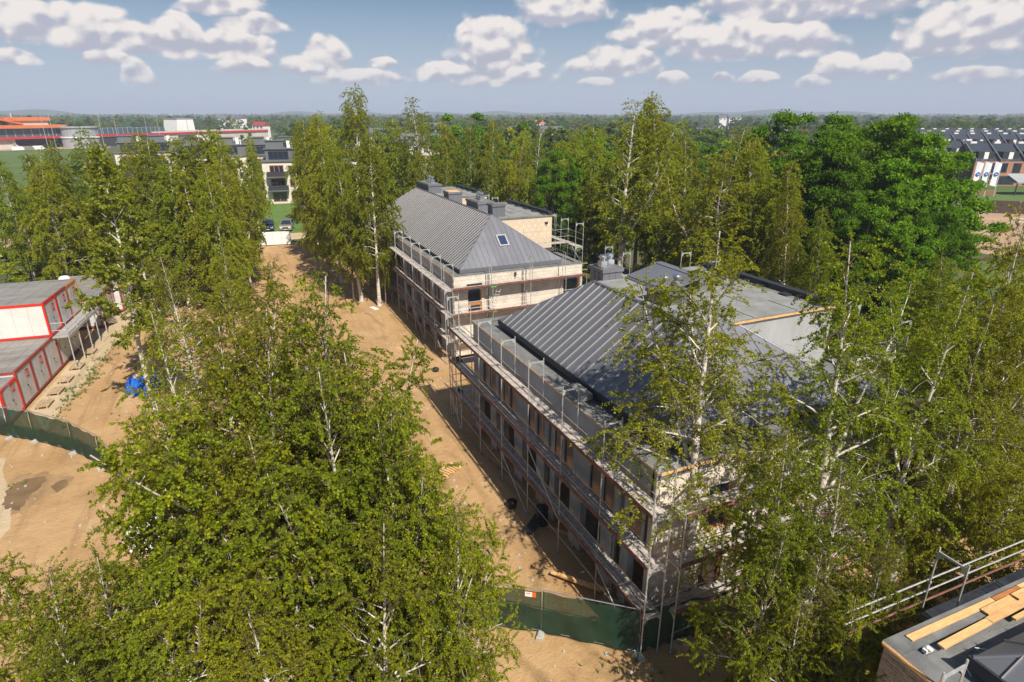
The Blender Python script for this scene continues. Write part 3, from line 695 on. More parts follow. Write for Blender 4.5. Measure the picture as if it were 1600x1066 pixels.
chimney(rf2, 19.5, 50.6, 21.0, 53.6, 9.2, 10.75, ((20.3, 51.8, .8), (20.35, 52.6, .8)))
chimney(rf2, 19.5, 58.6, 20.9, 60.2, 9.3, 10.75, top=M['plank'])
chimney(rf2, 19.45, 65.2, 20.9, 69.6, 9.3, 10.85, ((20.3, 66.5, .85), (20.35, 67.7, .85)))
# skylight on the hip
def on_hip2(x, t):  # t 0 eave .. 1 ridge
    return Vector((x, E2[2]+(R2[2]-E2[2])*t, E2[4]+(R2[4]-E2[4])*t))
up_ = (on_hip2(19.3, 1)-on_hip2(19.3, 0)).normalized(); nn = Vector((1, 0, 0)).cross(up_)
c0 = on_hip2(18.95, .36); L_ = 1.15
sk = MB(); 
def hipbox(s, u0, u1, v0, v1, h0, h1, mi=0):
    p = lambda u, v, h: c0+Vector((1, 0, 0))*u+up_*v+nn*h
    s.prism([p(u0, v0, h0), p(u1, v0, h0), p(u1, v1, h0), p(u0, v1, h0)], nn*(h1-h0), mi)
hipbox(sk, 0, .85, 0, .1, .02, .14); hipbox(sk, 0, .85, L_-.1, L_, .02, .14); hipbox(sk, 0, .1, .1, L_-.1, .02, .14); hipbox(sk, .75, .85, .1, L_-.1, .02, .14)
sko = sk.build('skylight', M['steel'], rf2); g = MB(); hipbox(g, .1, .75, .1, L_-.1, .03, .10)
g.build('skylight_glass', M['skyglass'], b2)

# --- corner building at the lower right
b3 = thing('townhouse_row', 'brick-walled house under a grey felt parapet roof with loose planks, at lower right', 'building')
E3 = (12.95, 22.6, -14.0, 4.95, 7.2); R3 = (16.9, 18.6, -9.0, 1.0, 9.9)
rf3 = roof_body(b3, 12.0, 26.0, -16.0, 6.2, 6.8, E3, R3, 0.56)
q = MB(); q.box(12.05, -16, 0, 12.3, 5.9, 6.78); q.build('wall', M['mortar'], b3)
q = MB(); q.box(12.05, 5.9, 0, 26, 6.17, 6.78); q.build('end_wall', M['plaster'], b3)
q = MB(); q.box(0, 0, 0, .05, .247, .075); bk = q.mesh('brick', M['brick']); n_ = 0; rest = MB()
for r_ in range(79):
    z = .05+r_*.085; y = 6.17-.25-(.128 if r_ % 2 else 0)
    while y > -2.0:
        if z > 4.95 and y > 2.95 and n_ < 299: link('brick', bk, b3, (12.0+random.uniform(-.006, .006), y, z)); n_ += 1
        else: rest.box(12.0, y, z, 12.05, y+.247, z+.075)
        y -= .257
    if r_ % 2: rest.box(12.0, 6.045, z, 12.05, 6.167, z+.075)
tag(rest.build('brick_course', M['brick'], b3), kind='stuff')
q = MB(); q.tube([(12.0-.06, 6.2, 6.83), (12.0-.06, -10, 6.83)], .02, 5); q.build('edge_batten', M['plank'], rf3)
# folds in the felt
q = MB()
for (x, y, L, a) in ((12.6, 5.6, 1.3, 1.5), (13.4, 5.3, .9, 1.6), (14.6, 5.5, 1.0, 1.45), (12.4, 4.9, 1.8, .1), (13.6, 4.4, 1.4, .15)):
    q.tube([(x, y, 6.745), (x+L*.5*math.sin(a), y-L*.5*math.cos(a), 6.75), (x+L*math.sin(a), y-L*math.cos(a), 6.745)], .012, 5)
q.build('felt_fold', M['bitumen'], rf3)
def settle(b, base, turn=0.0):
    for c in b.children: c.location -= Vector(base)
    b.location = base; b.rotation_euler = (0, 0, turn)
settle(b1, (11.65, 13.9, 0)); settle(b2, (14.2, 42.3, 0)); settle(b3, (12.0, 6.2, 0), -.026)
# loose timber lying on the parapet
def plank(x, y, z, L, w, t, rz, label, group=None, m='plank'):
    q = MB(); q.box(0, 0, 0, L, w, t)
    v = Matrix.Rotation(-.026, 3, 'Z') @ Vector((x-12.0, y-6.2, 0))
    return tag(q.build('plank', M[m], None, loc=(v.x+12.0, v.y+6.2, z), rot=(0, 0, rz-.026)), label, 'plank', group)
zt = 6.86
plank(12.55, 5.93, zt, 3.0, .17, .03, .0, 'fresh plank on the parapet edge, nearest the brick corner')
plank(15.58, 5.92, zt, 1.0, .17, .03, .01, 'reddish short plank butting the long one along the parapet edge', m='wood')
plank(16.6, 5.94, zt, 3.4, .17, .03, -.005, 'fresh plank on the parapet edge, running out at the right side')
plank(12.98, 5.50, zt, 1.75, .16, .05, .03, 'short plank on the inner felt, its end nearest the bent wire')
plank(14.75, 5.555, zt, 2.3, .17, .05, .03, 'plank in the inner row of loose timber on the felt roof, second from the corner')
plank(14.9, 5.74, zt+.03, 1.1, .19, .04, .02, 'pale wide plank laid between the two rows of timber')
plank(16.1, 5.77, zt+.03, 3.6, .19, .04, .02, 'wide pale plank between the two rows of timber, at the right side')
plank(15.35, 5.40, zt, 3.8, .10, .05, .03, 'thin batten beside the inner row of planks on the felt roof')
q = MB(); q.tube([(13.7, 5.0, 6.77), (13.55, 5.2, 6.95), (13.85, 4.95, 6.95)], .012, 5); tag(q.build('metal_bracket', M['white']), 'white bent metal strip standing on the felt roof', 'bracket')
q = MB(); q.tube([(12.9, 4.85, 6.77), (12.95, 5.0, 6.85), (13.1, 5.05, 6.86), (13.2, 4.9, 6.77)], .01, 5); tag(q.build('wire_offcut', M['white']), 'white loop of wire lying on the felt roof', 'wire')
q = MB(); q.box(12.55, 5.6, 6.80, 12.75, 5.7, 6.88); q.box(12.6, 5.55, 6.88, 12.7, 5.66, 6.92); tag(q.build('white_rag', M['white']), 'white rag by the plank ends on the parapet', 'rag')
# ------------------------------------------------------------------ scaffolding
FR = {}
def frame_mesh(h, w=.73, goal=True):
    k = (round(h, 2), w)
    if k not in FR:
        m = MB(); r = .0245
        for y in (0, w): m.tube([(0, y, 0), (0, y, h+.12)], r, 6)
        m.box(-.02, .02, h-.055, .02, w-.02, h)
        for y, s in ((.0, 1), (w, -1)):
            m.prism([(-.006, y+s*.024, h-.055), (-.006, y+s*.19, h-.055), (-.006, y+s*.024, h-.25)], (.012, 0, 0))
        m.box(-.025, -.03, h*.5-.03, .025, .03, h*.5+.03)
        FR[k] = m.mesh('frame', M['steel'], True)
        FR[k].polygons.foreach_set('use_smooth', [False]*len(FR[k].polygons))
    return FR[k]
def deck_mesh(L, w=.61):
    k = ('d', round(L, 2), w)
    if k not in FR:
        m = MB()
        m.box(.04, .06, -.06, L-.04, .06+w*.485, 0); m.box(.04, .06+w*.515, -.06, L-.04, .06+w, 0)
        for y in (.06, .06+w): m.box(.03, y-.012, -.075, L-.03, y+.012, -.001, 1)
        for i in (0, 1): m.box(.03 if i == 0 else L-.09, .075, .001, .09 if i == 0 else L-.03, .05+w, .006, 1)
        FR[k] = m.mesh('deck', [M['deck'], M['steel']])
    return FR[k]
def tube_mesh(L, name, mm, r=.02):
    k = (name, round(L, 2))
    if k not in FR: m = MB(); m.tube([(0, 0, 0), (L, 0, 0)], r, 5); FR[k] = m.mesh(name, mm)
    return FR[k]
def box_mesh(name, L, w, h, mm):
    k = (name, round(L, 2), w, h)
    if k not in FR: m = MB(); m.box(0, 0, 0, L, w, h); FR[k] = m.mesh(name, mm)
    return FR[k]
def scaffold(label, loc, rz, bays, decks, base=0.0, side=1, top=True, rails=True, toes=(), braces=(), cat='scaffold', inner_rails=(), skip=(), group=None):
    """runs along local x; standards at y=0 (outer) and y=side*.73 (towards the wall); decks = heights"""
    t = thing('scaffold', label, cat, loc, rz, group); xs = [0.0]
    for b in bays: xs.append(xs[-1]+b)
    sc = (1, side, 1)
    lv = [base]+list(decks)
    for i, x in enumerate(xs):
        for a, c in zip(lv, lv[1:]+([lv[-1]+2.0] if top else [])):
            if (i, round(a, 2)) in skip: continue
            link('frame', frame_mesh(c-a), t, (x, 0, a), None, sc)
        m = link('base_jack', box_mesh('base_jack', .16, .16, .03, M['steel_dull']), t, (x-.08, -.08, .012)); link('base_jack', m.data, t, (x-.08, side*.73-.08, .012))
    for i, b in enumerate(bays):
        for d in decks:
            if (i, round(d, 2), 'd') in skip: continue
            link('deck', deck_mesh(b), t, (xs[i], 0, d+.06), None, sc)
            if d in toes: link('toe_board', box_mesh('toe_board', b, .03, .15, M['toe']), t, (xs[i], -.045 if side > 0 else .015, d+.07))
            if rails:
                for h in (.55, 1.05): link('guard_rail', tube_mesh(b, 'guard_rail', M['rail_steel']), t, (xs[i], -.04*side, d+h))
            if d in inner_rails:
                link('guard_rail', tube_mesh(b, 'guard_rail', M['rail_steel']), t, (xs[i], side*.77, d+1.05))
        if base < 1 : link('guard_rail', tube_mesh(b, 'guard_rail', M['rail_steel']), t, (xs[i], -.04*side, 1.0))
    for (i, j) in braces:
        a, c = lv[j], (lv+[lv[-1]+2])[j+1]; b = bays[i]; L = math.hypot(b, c-a)
        link('brace', tube_mesh(L, 'brace', M['steel']), t, (xs[i], -.06*side, a+.05), (0, -math.atan2(c-a, b), 0))
    return t
D = (1.75, 3.75, 5.80)
HP = math.pi/2
# along the street side of the nearer building
s1 = scaffold('long scaffold with three red-edged decks along the street wall of the nearer building', (10.78, 13.0, 0), HP, [3.05, 3.05, 3.1, 3.05, 3.05, 3.1, 2.0], D, side=-1, toes=D, braces=((0, 0), (2, 1), (3, 0), (6, 0), (6, 1)), inner_rails=(5.80,))
# bay frames closing the far end
scaffold('narrow return scaffold in the gap between the grey building and the white gable', (10.9, 33.3, 0), 0, [1.6, 1.6], (1.75, 3.75), side=-1, toes=(3.75,), braces=((0, 0), (1, 1)), top=True)
# before its near gable, mostly behind birches
scaffold('scaffold with red toe boards across the block gable, half behind birch leaves', (11.9, 12.75, 0), 0, [3.07, 3.07, 3.07, 3.07, 3.07], (1.75, 3.70, 5.70), side=1, toes=(1.75, 3.70, 5.70), braces=((1, 0), (3, 1)), top=False)
# side of the nearer building, by the oaks
e1 = scaffold('tall open scaffold tower at the grey dormer, standing against the oaks', (27.4, 16.6, 0), HP, [2.6], (1.9, 3.9, 5.9, 7.2), side=1, toes=(5.9,), top=True, braces=((0, 2),))
scaffold('plank-decked scaffold bay standing left of the tower at the grey dormer', (25.2, 17.2, 6.9), 0, [2.2], (.12,), base=0.0, side=1, top=False, rails=True)
scaffold('lone goal-shaped scaffold frame rising behind the grey dormer of the nearer building', (26.0, 27.6, 0), HP, [2.6], (1.9, 3.9, 5.9, 7.8), side=1, top=True)
# farther building
s2 = scaffold('long scaffold along the shaded street wall of the farther building, beside the birch group', (13.25, 41.6, 0), HP, [2.9]*11, (1.75, 3.75, 5.75), side=-1, toes=(1.75, 3.75), braces=((0, 0), (3, 1), (2, 0), (7, 1)))
s3 = scaffold('scaffold with two long red toe boards in front of the white gable', (13.8, 41.35, 0), 0, [3.2, 3.2, 3.1, 1.9], (1.75, 3.75, 5.75), side=1, toes=(1.75, 3.75, 5.75), top=False, braces=((2, 1), (1, 1)))
for x in (16.9, 20.3, 23.2):
    for dz in (0,):
        m = MB(); m.tube([(0, 0, 0), (0, 0, 2.0), (0, .42, 2.0), (0, .42, 0)], .024, 6); o = m.build('frame', M['steel'], s3); o.location = (x-13.8, .0, 5.81)
m = MB(); m.tube([(3.05, .3, 3.85), (3.75, .3, 5.75)], .018, 5); m.tube([(3.4, .3, 3.85), (4.1, .3, 5.75)], .018, 5)
for i in range(7): z = 4.0+i*.25; x = 3.05+.7*(z-3.85)/1.9; m.tube([(x, .3, z), (x+.35, .3, z)], .012, 5)
m.build('ladder', M['steel'], s3)
m = MB(); m.box(3.0, -.06, 5.73, 3.5, -.02, 5.80); m.box(3.2, -.06, 3.75, 3.5, -.02, 3.8); m.box(6.3, -.06, 3.72, 6.9, -.02, 3.78); m.build('green_clip', M['green_pl'], s3)
for k, (x, y, lab) in enumerate(((25.9, 44.6, 'scaffold tower behind the white gable, rightmost at the farther building'), (25.9, 49.5, 'stepped scaffold tower beside the cream dormer block of the farther building'), (25.9, 63.0, 'scaffold tower beside the farthest cream dormer block'))):
    scaffold(lab, (x+.75, y, 0), HP, [2.6, 2.6] if k < 2 else [2.6], (1.75, 3.75, 5.75, 7.4), side=1, toes=(), braces=((0, 2), (0, 3)), top=True)
scaffold('single scaffold bay with guard rails between the white gable and the metal chimney', (28.5, 40.2, 0), HP, [2.6], (1.75, 3.75, 5.6), side=1, top=True)
q = MB(); q.box(0, 0, 0, 4.6, .6, .06); q.tube([(.1, 0, .06), (.1, 0, 1.5)], .02, 5); q.tube([(.1, 0, .6), (4.5, 0, .6)], .015, 5); q.tube([(.1, 0, 1.2), (4.5, 0, 1.2)], .015, 5)
tag(q.build('work_platform', [M['deck']], None, loc=(21.6, 45.9, 7.55)), 'pale plank walkway in front of the cream dormer block', 'platform')
# lower right building
s4 = scaffold('scaffold with thick pale guard rails along the felt roof edge at lower right', (12.3, 7.3, 0), -.026, [3.0, 3.0, 3.0, 3.0], (1.5, 3.5, 5.45), side=-1, toes=(), top=True, rails=False, skip={(0, 5.45), (2, 5.45), (4, 5.45), (0, 3.5), (0, 5.45, 'd')})
for i in range(4):
    for z in (6.13, 6.52): link('guard_rail', tube_mesh(3.0, 'thick_guard_rail', M['steel'], .022), s4, (3.0*i, .04, z))
    link('toe_rail', tube_mesh(3.0, 'toe_rail', M['toe'], .028), s4, (3.0*i, .05, 5.76))
for k, x in enumerate((5.3, 7.6)):
    m = MB(); m.box(x, -.62, 5.515, x+.62, -.58, 5.54); m.box(x, -.12, 5.515, x+.62, -.08, 5.54); m.box(x, -.58, 5.515, x+.04, -.12, 5.54); m.box(x+.58, -.58, 5.515, x+.62, -.12, 5.54); m.build('hatch', M['steel'], s4)
scaffold('goal-shaped scaffold frame at the brick corner of the felt roof', (11.25, -1.5, 0), HP, [3.07, 3.07], (1.9, 3.9, 5.75), side=-1, toes=(), top=True, skip={(2, 0.0)})

# ------------------------------------------------------------------ site cabins
CR = math.atan2(0.10, 0.995)          # the row runs a little clockwise of the building axis
def cab_axes(s, off=0.0, z=0.0):
    """front-right corner s metres along the row"""
    o = Vector((-14.16, 45.44, 0)); d = Vector((math.sin(CR), math.cos(CR), 0)); n = Vector((-d.y, d.x, 0))
    p = o+d*s+n*off; return (p.x, p.y, z)
CW, CD, CHT = 2.44, 6.0, 2.6
def cabin(label, s, off, z, frame_m, end_m=None, door=True, sign=True, roof_dz=0.0, plain=False, group='site cabins'):
    """local x: along the row (+x away from the camera), y: into the cabin"""
    t = thing('site_cabin', label, 'cabin', cab_axes(s, off, z), math.pi/2-CR, group)
    h = CHT-.05+roof_dz; f = MB(); w = .13
    for x in (0, CW-.03-w):
        for y in (0, CD-w): f.box(x, y, 0, x+w, y+w, h)
    for z0, z1 in ((0, .16), (h-.18, h)):
        for y in (0, CD-w): f.box(w, y+.01, z0, CW-.03-w, y+w-.01, z1)
        for x in (0, CW-.03-w): f.box(x+.01, w, z0, x+w-.01, CD-w, z1)
    f.build('frame', frame_m, t)
    m = MB(); x0, x1 = .05, CW-.08
    m.box(w, .04, .16, x1-w+.05, .08, h-.18); m.box(w, CD-.08, .16, x1-w+.05, CD-.04, h-.18)
    m.box(x0, w, .16, x0+.04, CD-w, h-.18, 1); m.box(x1-.04, w, .16, x1, CD-w, h-.18, 1)
    for i in range(1, 6): m.box(x0-.004, w+(CD-2*w)*i/6-.006, .16, x0, w+(CD-2*w)*i/6+.006, h-.18, 2)
    for i in range(1, 4): m.box(w+(CW-2*w)*i/4-.006, .036, .16, w+(CW-2*w)*i/4+.006, .04, h-.18, 2)
    m.build('wall_panel', [M['cabwall'], end_m or M['cabwall'], M['steel_dull']], t)
    r = MB(); r.box(.02, .1, h-.02, CW-.05, CD-.02, h+.03)
    for i in range(1, 8): r.box(.06, CD*i/8-.02, h+.03, CW-.09, CD*i/8+.02, h+.045)
    r.build('roof', M['cabroof'], t)
    g = MB(); g.box(.10, .015, h-.15, CW-.13, .09, h-.04); g.build('gutter', M['plank'] if frame_m == M['orange'] else M['red'], t)
    if door:
        d = MB(); d.box(.45, .010, .18, 1.30, .038, 2.22); d.box(.42, .018, .16, .448, .037, 2.25, 1); d.box(1.302, .018, .16, 1.33, .037, 2.25, 1); d.box(.448, .018, 2.222, 1.302, .037, 2.25, 1)
        do = d.build('door', [M['cabwall'], M['steel_dull']], t)
        k = MB(); k.box(1.18, -.04, 1.08, 1.24, .01, 1.16); k.box(1.10, -.05, 1.1, 1.24, -.04, 1.14); k.build('handle', M['black'], do)
    if sign:
        q = MB(); q.box(1.50, .022, 1.55, 1.86, .037, 2.12); q.box(1.55, .016, 1.9, 1.81, .021, 1.94, 1); q.box(1.55, .016, 1.82, 1.76, .021, 1.85, 1); q.box(1.55, .016, 1.70, 1.81, .021, 1.76, 1); q.build('sign', [M['sign'], M['cabwall']], t)
    return t
cabin('lowest white site cabin in front, half hidden by green fence netting', -2.44, -.02, .12, M['bright_red'], roof_dz=-.32)
LOW = ['ground-floor site cabin beside the lowest one by the green fence', 'ground-floor site cabin with a red door sign behind the gallery\'s first post', 'ground-floor site cabin just under the start of the steel gallery', 'ground-floor site cabin under the middle of the steel gallery', 'ground-floor site cabin under the far end of the steel gallery', None]
for i in range(5): cabin(LOW[i], i*CW, 0, .12, M['red'], sign=i in (0, 1))
UP = ['upper white site cabin with a bright red corner frame at the end of the row', 'upper site cabin with a red post, middle of the stacked three', 'upper site cabin framed in orange, last of the stacked three']
ups = 2.72*CW
cabin(UP[0], ups, -.05, .12+CHT+.02, M['bright_red'], M['cabwhite'])
cabin(UP[1], ups+CW, -.05, .12+CHT+.02, M['red']); cabin(UP[2], ups+2*CW, -.05, .12+CHT+.02, M['orange'])
for i, lab in enumerate(('low site cabin at the foot of the steel stairs', 'low site cabin next beyond the steel stairs, red framed', 'low site cabin in the far group, roof seen past the birch stem', 'low site cabin last in the far row, by the trees')):
    cabin(lab, 6.9*CW+i*CW, -.35-(.6 if i > 1 else 0), .12, M['red'], roof_dz=.1)
# steel gallery before the upper cabins, with stairs
gl = thing('steel_gallery', 'grey steel walkway with railings in front of the upper cabins', 'walkway', cab_axes(ups-.1, -.06, 0), math.pi/2-CR)
q = MB(); L_ = 3*CW+1.2
q.box(0, -1.05, 2.62, L_, -.02, 2.70); q.box(0, -1.07, 2.52, L_, -1.0, 2.74)
q.build('deck', M['steel'], gl)
for i in range(5):
    x = .06+i*(L_-.15)/4
    q = MB(); q.box(x, -1.04, .02, x+.07, -.97, 2.52); q.build('post', M['steel'], gl)
    q = MB(); q.tube([(x, -1.03, 2.7), (x, -1.03, 3.75)], .032, 6); q.build('railing_post', M['steel'], gl)
q = MB()
for h in (3.2, 3.75): q.tube([(0, -1.03, h), (L_, -1.03, h)], .03, 6); q.tube([(.02, -1.03, h), (.02, -.1, h)], .02, 6)
q.tube([(.05, -1.0, 2.5), (1.9, -1.0, .9)], .02, 5); q.build('railing', M['steel'], gl)
st = MB(); n_ = 12
for i in range(n_):
    z = 2.55-i*.215; x = L_+.05+i*.25; st.box(x, -1.02, z, x+.27, -.1, z+.04)
for y in (-1.05, -.09): st.prism([(L_, y, 2.5), (L_, y, 2.72), (L_+n_*.25+.2, y, .2), (L_+n_*.25+.2, y, 0)], (0, .03, 0))
for y in (-1.05,): st.tube([(L_, y, 3.7), (L_+n_*.25, y, 1.1), (L_+n_*.25, y, .1)], .02, 5); st.tube([(L_, y, 3.2), (L_+n_*.25, y, .6)], .02, 5)
st.build('stairs', M['steel'], gl)
# timber steps at the doors
PB = ['timber step at the door behind the green fence', 'stacked timber pallet step at the second cabin door', 'timber step between the second and third cabin doors', 'timber step at the door under the gallery', 'timber step at the shaded door under the stairs']
for i, lab in enumerate(PB):
    t = thing('timber_step', lab, 'step', cab_axes((-.35, 1.75, 3.85, 6.4, 9.6)[i], -1.35, 0.012), math.pi/2-CR+random.uniform(-.05, .05), 'timber steps at the cabin doors')
    q = MB(); [q.box(.05, .05+k*.5, 0, 1.15, .15+k*.5, .16) for k in range(2)]; q.build('bearer', M['oldplank'], t)
    for k in range(5):
        q = MB(); q.box(0, k*.16, .16, 1.2, k*.16+.145, .20); q.build('plank', M['oldplank'], t)
# white pieces lying on the far cabin roofs
for (s_, o_, lab) in ((7.3*CW, 5.2, 'white bag on the far edge of the cabin roofs'), (10.0*CW, 4.6, 'white sack on the last cabin roof, by the trees')):
    x, y, _ = cab_axes(s_, o_-.4)
    q = MB(); q.lathe([(.25, 0), (.5, .1), (.52, .3), (.3, .48), (.05, .5)], 9); tag(q.build('sack', M['sheet'], None, True, (x, y, 2.84), (0, 0, .4)), lab, 'sack')

# ------------------------------------------------------------------ mesh fence with green netting
def net_mat():
    m = bpy.data.materials.new('green_netting'); m.use_nodes = True; t = m.node_tree; p = t.nodes['Principled BSDF']
    p.inputs['Roughness'].default_value = 0.7
    g = t.nodes.new('ShaderNodeNewGeometry'); n = t.nodes.new('ShaderNodeTexNoise'); n.inputs['Scale'].default_value = 1.6; n.inputs['Detail'].default_value = 5; t.links.new(g.outputs['Position'], n.inputs['Vector'])
    r = t.nodes.new('ShaderNodeValToRGB'); r.color_ramp.elements[0].position = .35; r.color_ramp.elements[0].color = (0.008, 0.042, 0.022, 1); r.color_ramp.elements[1].position = .7; r.color_ramp.elements[1].color = (0.018, 0.075, 0.042, 1)
    t.links.new(n.outputs['Fac'], r.inputs[0]); t.links.new(r.outputs[0], p.inputs['Base Color'])
    tr = t.nodes.new('ShaderNodeBsdfTransparent'); tl = t.nodes.new('ShaderNodeBsdfTranslucent'); tl.inputs[0].default_value = (0.03, 0.12, 0.06, 1)
    a = t.nodes.new('ShaderNodeMixShader'); a.inputs[0].default_value = .35; t.links.new(p.outputs[0], a.inputs[1]); t.links.new(tl.outputs[0], a.inputs[2])
    b = t.nodes.new('ShaderNodeMixShader'); b.inputs[0].default_value = .16; t.links.new(a.outputs[0], b.inputs[1]); t.links.new(tr.outputs[0], b.inputs[2])
    t.links.new(b.outputs[0], t.nodes['Material Output'].inputs[0]); return m
M['net'] = net_mat()
def fence_panel(a, b, label, sag=0.0, foot=True, net=True, notice=False, group='mobile fence panels with green netting'):
    a = Vector((*a, 0)); b = Vector((*b, 0)); L = (b-a).length; rz = math.atan2(b.y-a.y, b.x-a.x)
    t = thing('fence_panel', label, 'fence', a, rz, group); z0, z1 = .16, 2.02
    q = MB(); r = .021
    for x in (.04, L-.04): q.tube([(x, 0, .05), (x, 0, z1)], r, 6)
    for z in (z0, z1): q.tube([(.04, 0, z), (L-.04, 0, z)], r, 6)
    q.build('frame', M['steel_dull'], t)
    q = MB()
    n = int(L/.22)
    for i in range(1, n): q.box(L*i/n-.003, -.003, z0, L*i/n+.003, .003, z1)
    for i in range(1, 8): z = z0+(z1-z0)*i/8; q.box(.04, .004, z-.003, L-.04, .009, z+.003)
    q.build('wire_mesh', M['steel_dull'], t)
    if net:
        q = MB(); nx, nz = 14, 6; rnd = random.Random(int(a.x*37+a.y*11)); v = []
        for j in range(nz+1):
            for i in range(nx+1):
                x = .02+(L-.04)*i/nx; z = z0-.06+(z1+.01-z0)*j/nz
                q.v.append((x, -.03-.035*math.sin(i*1.3+j*.6)-rnd.uniform(0, .03)*(1 if 0 < j < nz else .3), z-(sag*math.sin(math.pi*i/nx) if j == nz else 0)))
        for j in range(nz):
            for i in range(nx): k = j*(nx+1)+i; q.f.append((k, k+1, k+nx+2, k+nx+1)); q.m.append(0)
        q.build('netting', M['net'], t, True)
    if foot:
        q = MB(); q.prism([(-.13, -.36, 0), (.13, -.36, 0), (.13, .36, 0), (-.13, .36, 0)], (0, 0, .10)); q.prism([(-.09, -.28, .1), (.09, -.28, .1), (.09, .28, .1), (-.09, .28, .1)], (0, 0, .05))
        q.build('concrete_foot', M['concrete'], t)
    if notice:
        q = MB(); q.box(L-.62, -.085, 1.72, L-.36, -.07, 1.92); q.box(L-.36, -.085, 1.72, L-.22, -.07, 1.92, 1)
        q.box(L-.58, -.09, 1.85, L-.42, -.086, 1.88, 1); q.build('notice', [M['white'], M['hiviz']], t)
    return t
def pol(ps, labels, **kw):
    for i in range(len(ps)-1): fence_panel(ps[i], ps[i+1], labels[i], foot=True, **{k: (v == i if k == 'notice' else v) for k, v in kw.items()})
pol([(-23.2, 46.0), (-19.8, 45.3), (-16.4, 43.6), (-13.9, 41.3), (-12.46, 40.16), (-10.1, 37.7), (-8.4, 35.2), (-7.2, 32.6)],
    ['green netted fence panel at the left edge, cut by the photo\'s border', 'green netted fence panel second from the left edge, behind the slab', 'netted fence panel in front of the lowest cabin', 'short netted fence panel ending at the foot below the cabins', 'netted fence panel right of the white concrete foot, its net sagging', 'netted fence panel half covered by birch leaves', 'netted fence panel sunk in the foreground birch'], sag=.05)
pol([(1.6, 19.4), (4.9, 17.6), (8.13, 15.43), (10.8, 13.2), (12.6, 13.05), (15.6, 12.3)],
    ['green netted fence panel hidden deep behind the foreground leaves', 'green netted fence panel with a small white and orange notice', 'long dark green fence panel below the scaffold, in tree shade', 'fence panel with loose crumpled netting beside the birch foot', 'netted fence panel running off behind the right birches'], notice=1, sag=.02)

# ------------------------------------------------------------------ small things on the site
def pallet(x, y, rz, label, z=.012):
    t = thing('pallet', label, 'pallet', (x, y, z), rz)
    for k in range(3): q = MB(); [q.box(k2*.52, k*.35, 0, k2*.52+.12, k*.35+.1, .10) for k2 in range(3)]; q.build('bearer', M['plank'], t)
    for k in range(7): q = MB(); q.box(k*.178, 0, .10, k*.178+.12, .8, .125); q.build('slat', M['plank'], t)
    return t
pallet(8.2, 26.6, .5, 'pale wooden pallet lying on the sand before the scaffold')
pallet(-7.9, 45.6, .3, 'small wooden pallet on top of the blue tarpaulin', z=.98)
def heap(name, label, cat, loc, rx, ry, h, m, seed):
    rnd = np.random.RandomState(seed); n = 18; q = MB()
    for j in range(n+1):
        for i in range(n+1):
            u, v = i/n*2-1, j/n*2-1; d = max(abs(u), abs(v)); z = h*min(1, (1-d)*3.2)
            q.v.append((rx*u+rnd.uniform(-.07, .07), ry*v+rnd.uniform(-.07, .07), max(.0, z*(.82+.3*rnd.rand()))))
    for j in range(n):
        for i in range(n): k = j*(n+1)+i; q.f.append((k, k+1, k+n+2, k+n+1)); q.m.append(0)
    return tag(q.build(name, M[m], None, False, loc, (0, 0, rnd.uniform(0, 1))), label, cat)
heap('tarpaulin', 'blue tarpaulin draped over stacked material among the birches', 'tarpaulin', (-7.2, 45.9, .01), 1.25, .95, 1.0, 'tarp', 3)
heap('tarpaulin', 'second blue tarpaulin corner, right behind the birch stem', 'tarpaulin', (-5.9, 47.2, .01), .6, .6, .9, 'tarp', 4)
heap('plastic_sheet', 'white plastic sheet over a heap, glimpsed through the foreground leaves', 'sheet', (-5.3, 27.4, .01), 1.15, .85, .8, 'sheet', 5)
for (x, y, z, L, rz, lab) in ((11.2, 44.6, .03, 2.6, 1.8, 'thin yellowish batten on the sand at the corner of the farther scaffold'), (12.1, 19.6, .03, 1.6, 2.1, 'loose board in the shade by the scaffold foot'), (11.2, 16.2, .25, 2.2, 2.2, 'long plank propped on the timber heap at the scaffold\'s near end'), (11.45, 16.0, .32, 2.2, 2.25, 'plank lying atop the timber heap behind the green fence')):
    q = MB(); q.box(0, 0, 0, L, .16, .04); tag(q.build('plank', M['plank'], None, loc=(x, y, z), rot=(0, .03, rz)), lab, 'plank')
for k, (x, y, lab) in enumerate(((11.9, 15.2, 'low timber bench of boards under the scaffold\'s near end'), (12.2, 14.6, 'stack of short boards behind the fence corner'))):
    t = thing('board_stack', lab, 'boards', (x, y, .012), 2.2)
    for i in range(4): q = MB(); q.box(0, i*.24, 0 if i % 2 else .0, 1.1, i*.24+.2, .06+.05*(i % 3)); q.build('board', M['oldplank'], t)
q = MB(); q.lathe([(.29, 0), (.3, .05), (.28, .3), (.3, .45), (.28, .6), (.3, .85), (.29, .9)], 16); tag(q.build('barrel', M['black'], None, True, (11.05, 21.2, .012)), 'black barrel standing in the shade by the scaffold', 'barrel')
q = MB(); q.lathe([(.2, 0), (.24, .35), (.26, .36)], 14); tag(q.build('bucket', M['black'], None, True, (10.3, 22.9, .012)), 'black bucket on shaded sand left of the barrel', 'bucket')
t = thing('folding_trestle', 'dark folding trestle tipped over on the shaded sand', 'trestle', (10.2, 20.3, .012), .7)
q = MB(); q.box(0, 0, .35, 1.3, .5, .40); q.build('top', M['black'], t)
for (x, y) in ((.05, .05), (1.25, .05), (.05, .45), (1.25, .45)): q = MB(); q.tube([(x, y, 0), (x, y, .35)], .02, 5); q.build('leg', M['steel_dull'], t)
q = MB(); q.lathe([(.13, 0), (.10, .05), (.045, .1), (.04, .7), (.055, .72), (.03, 1.15)], 10); tag(q.build('marker_post', M['yellow'], None, True, (12.75, 12.55, .012), (.04, .02, 0)), 'yellow marker post beside the fence at the birch foot', 'post')
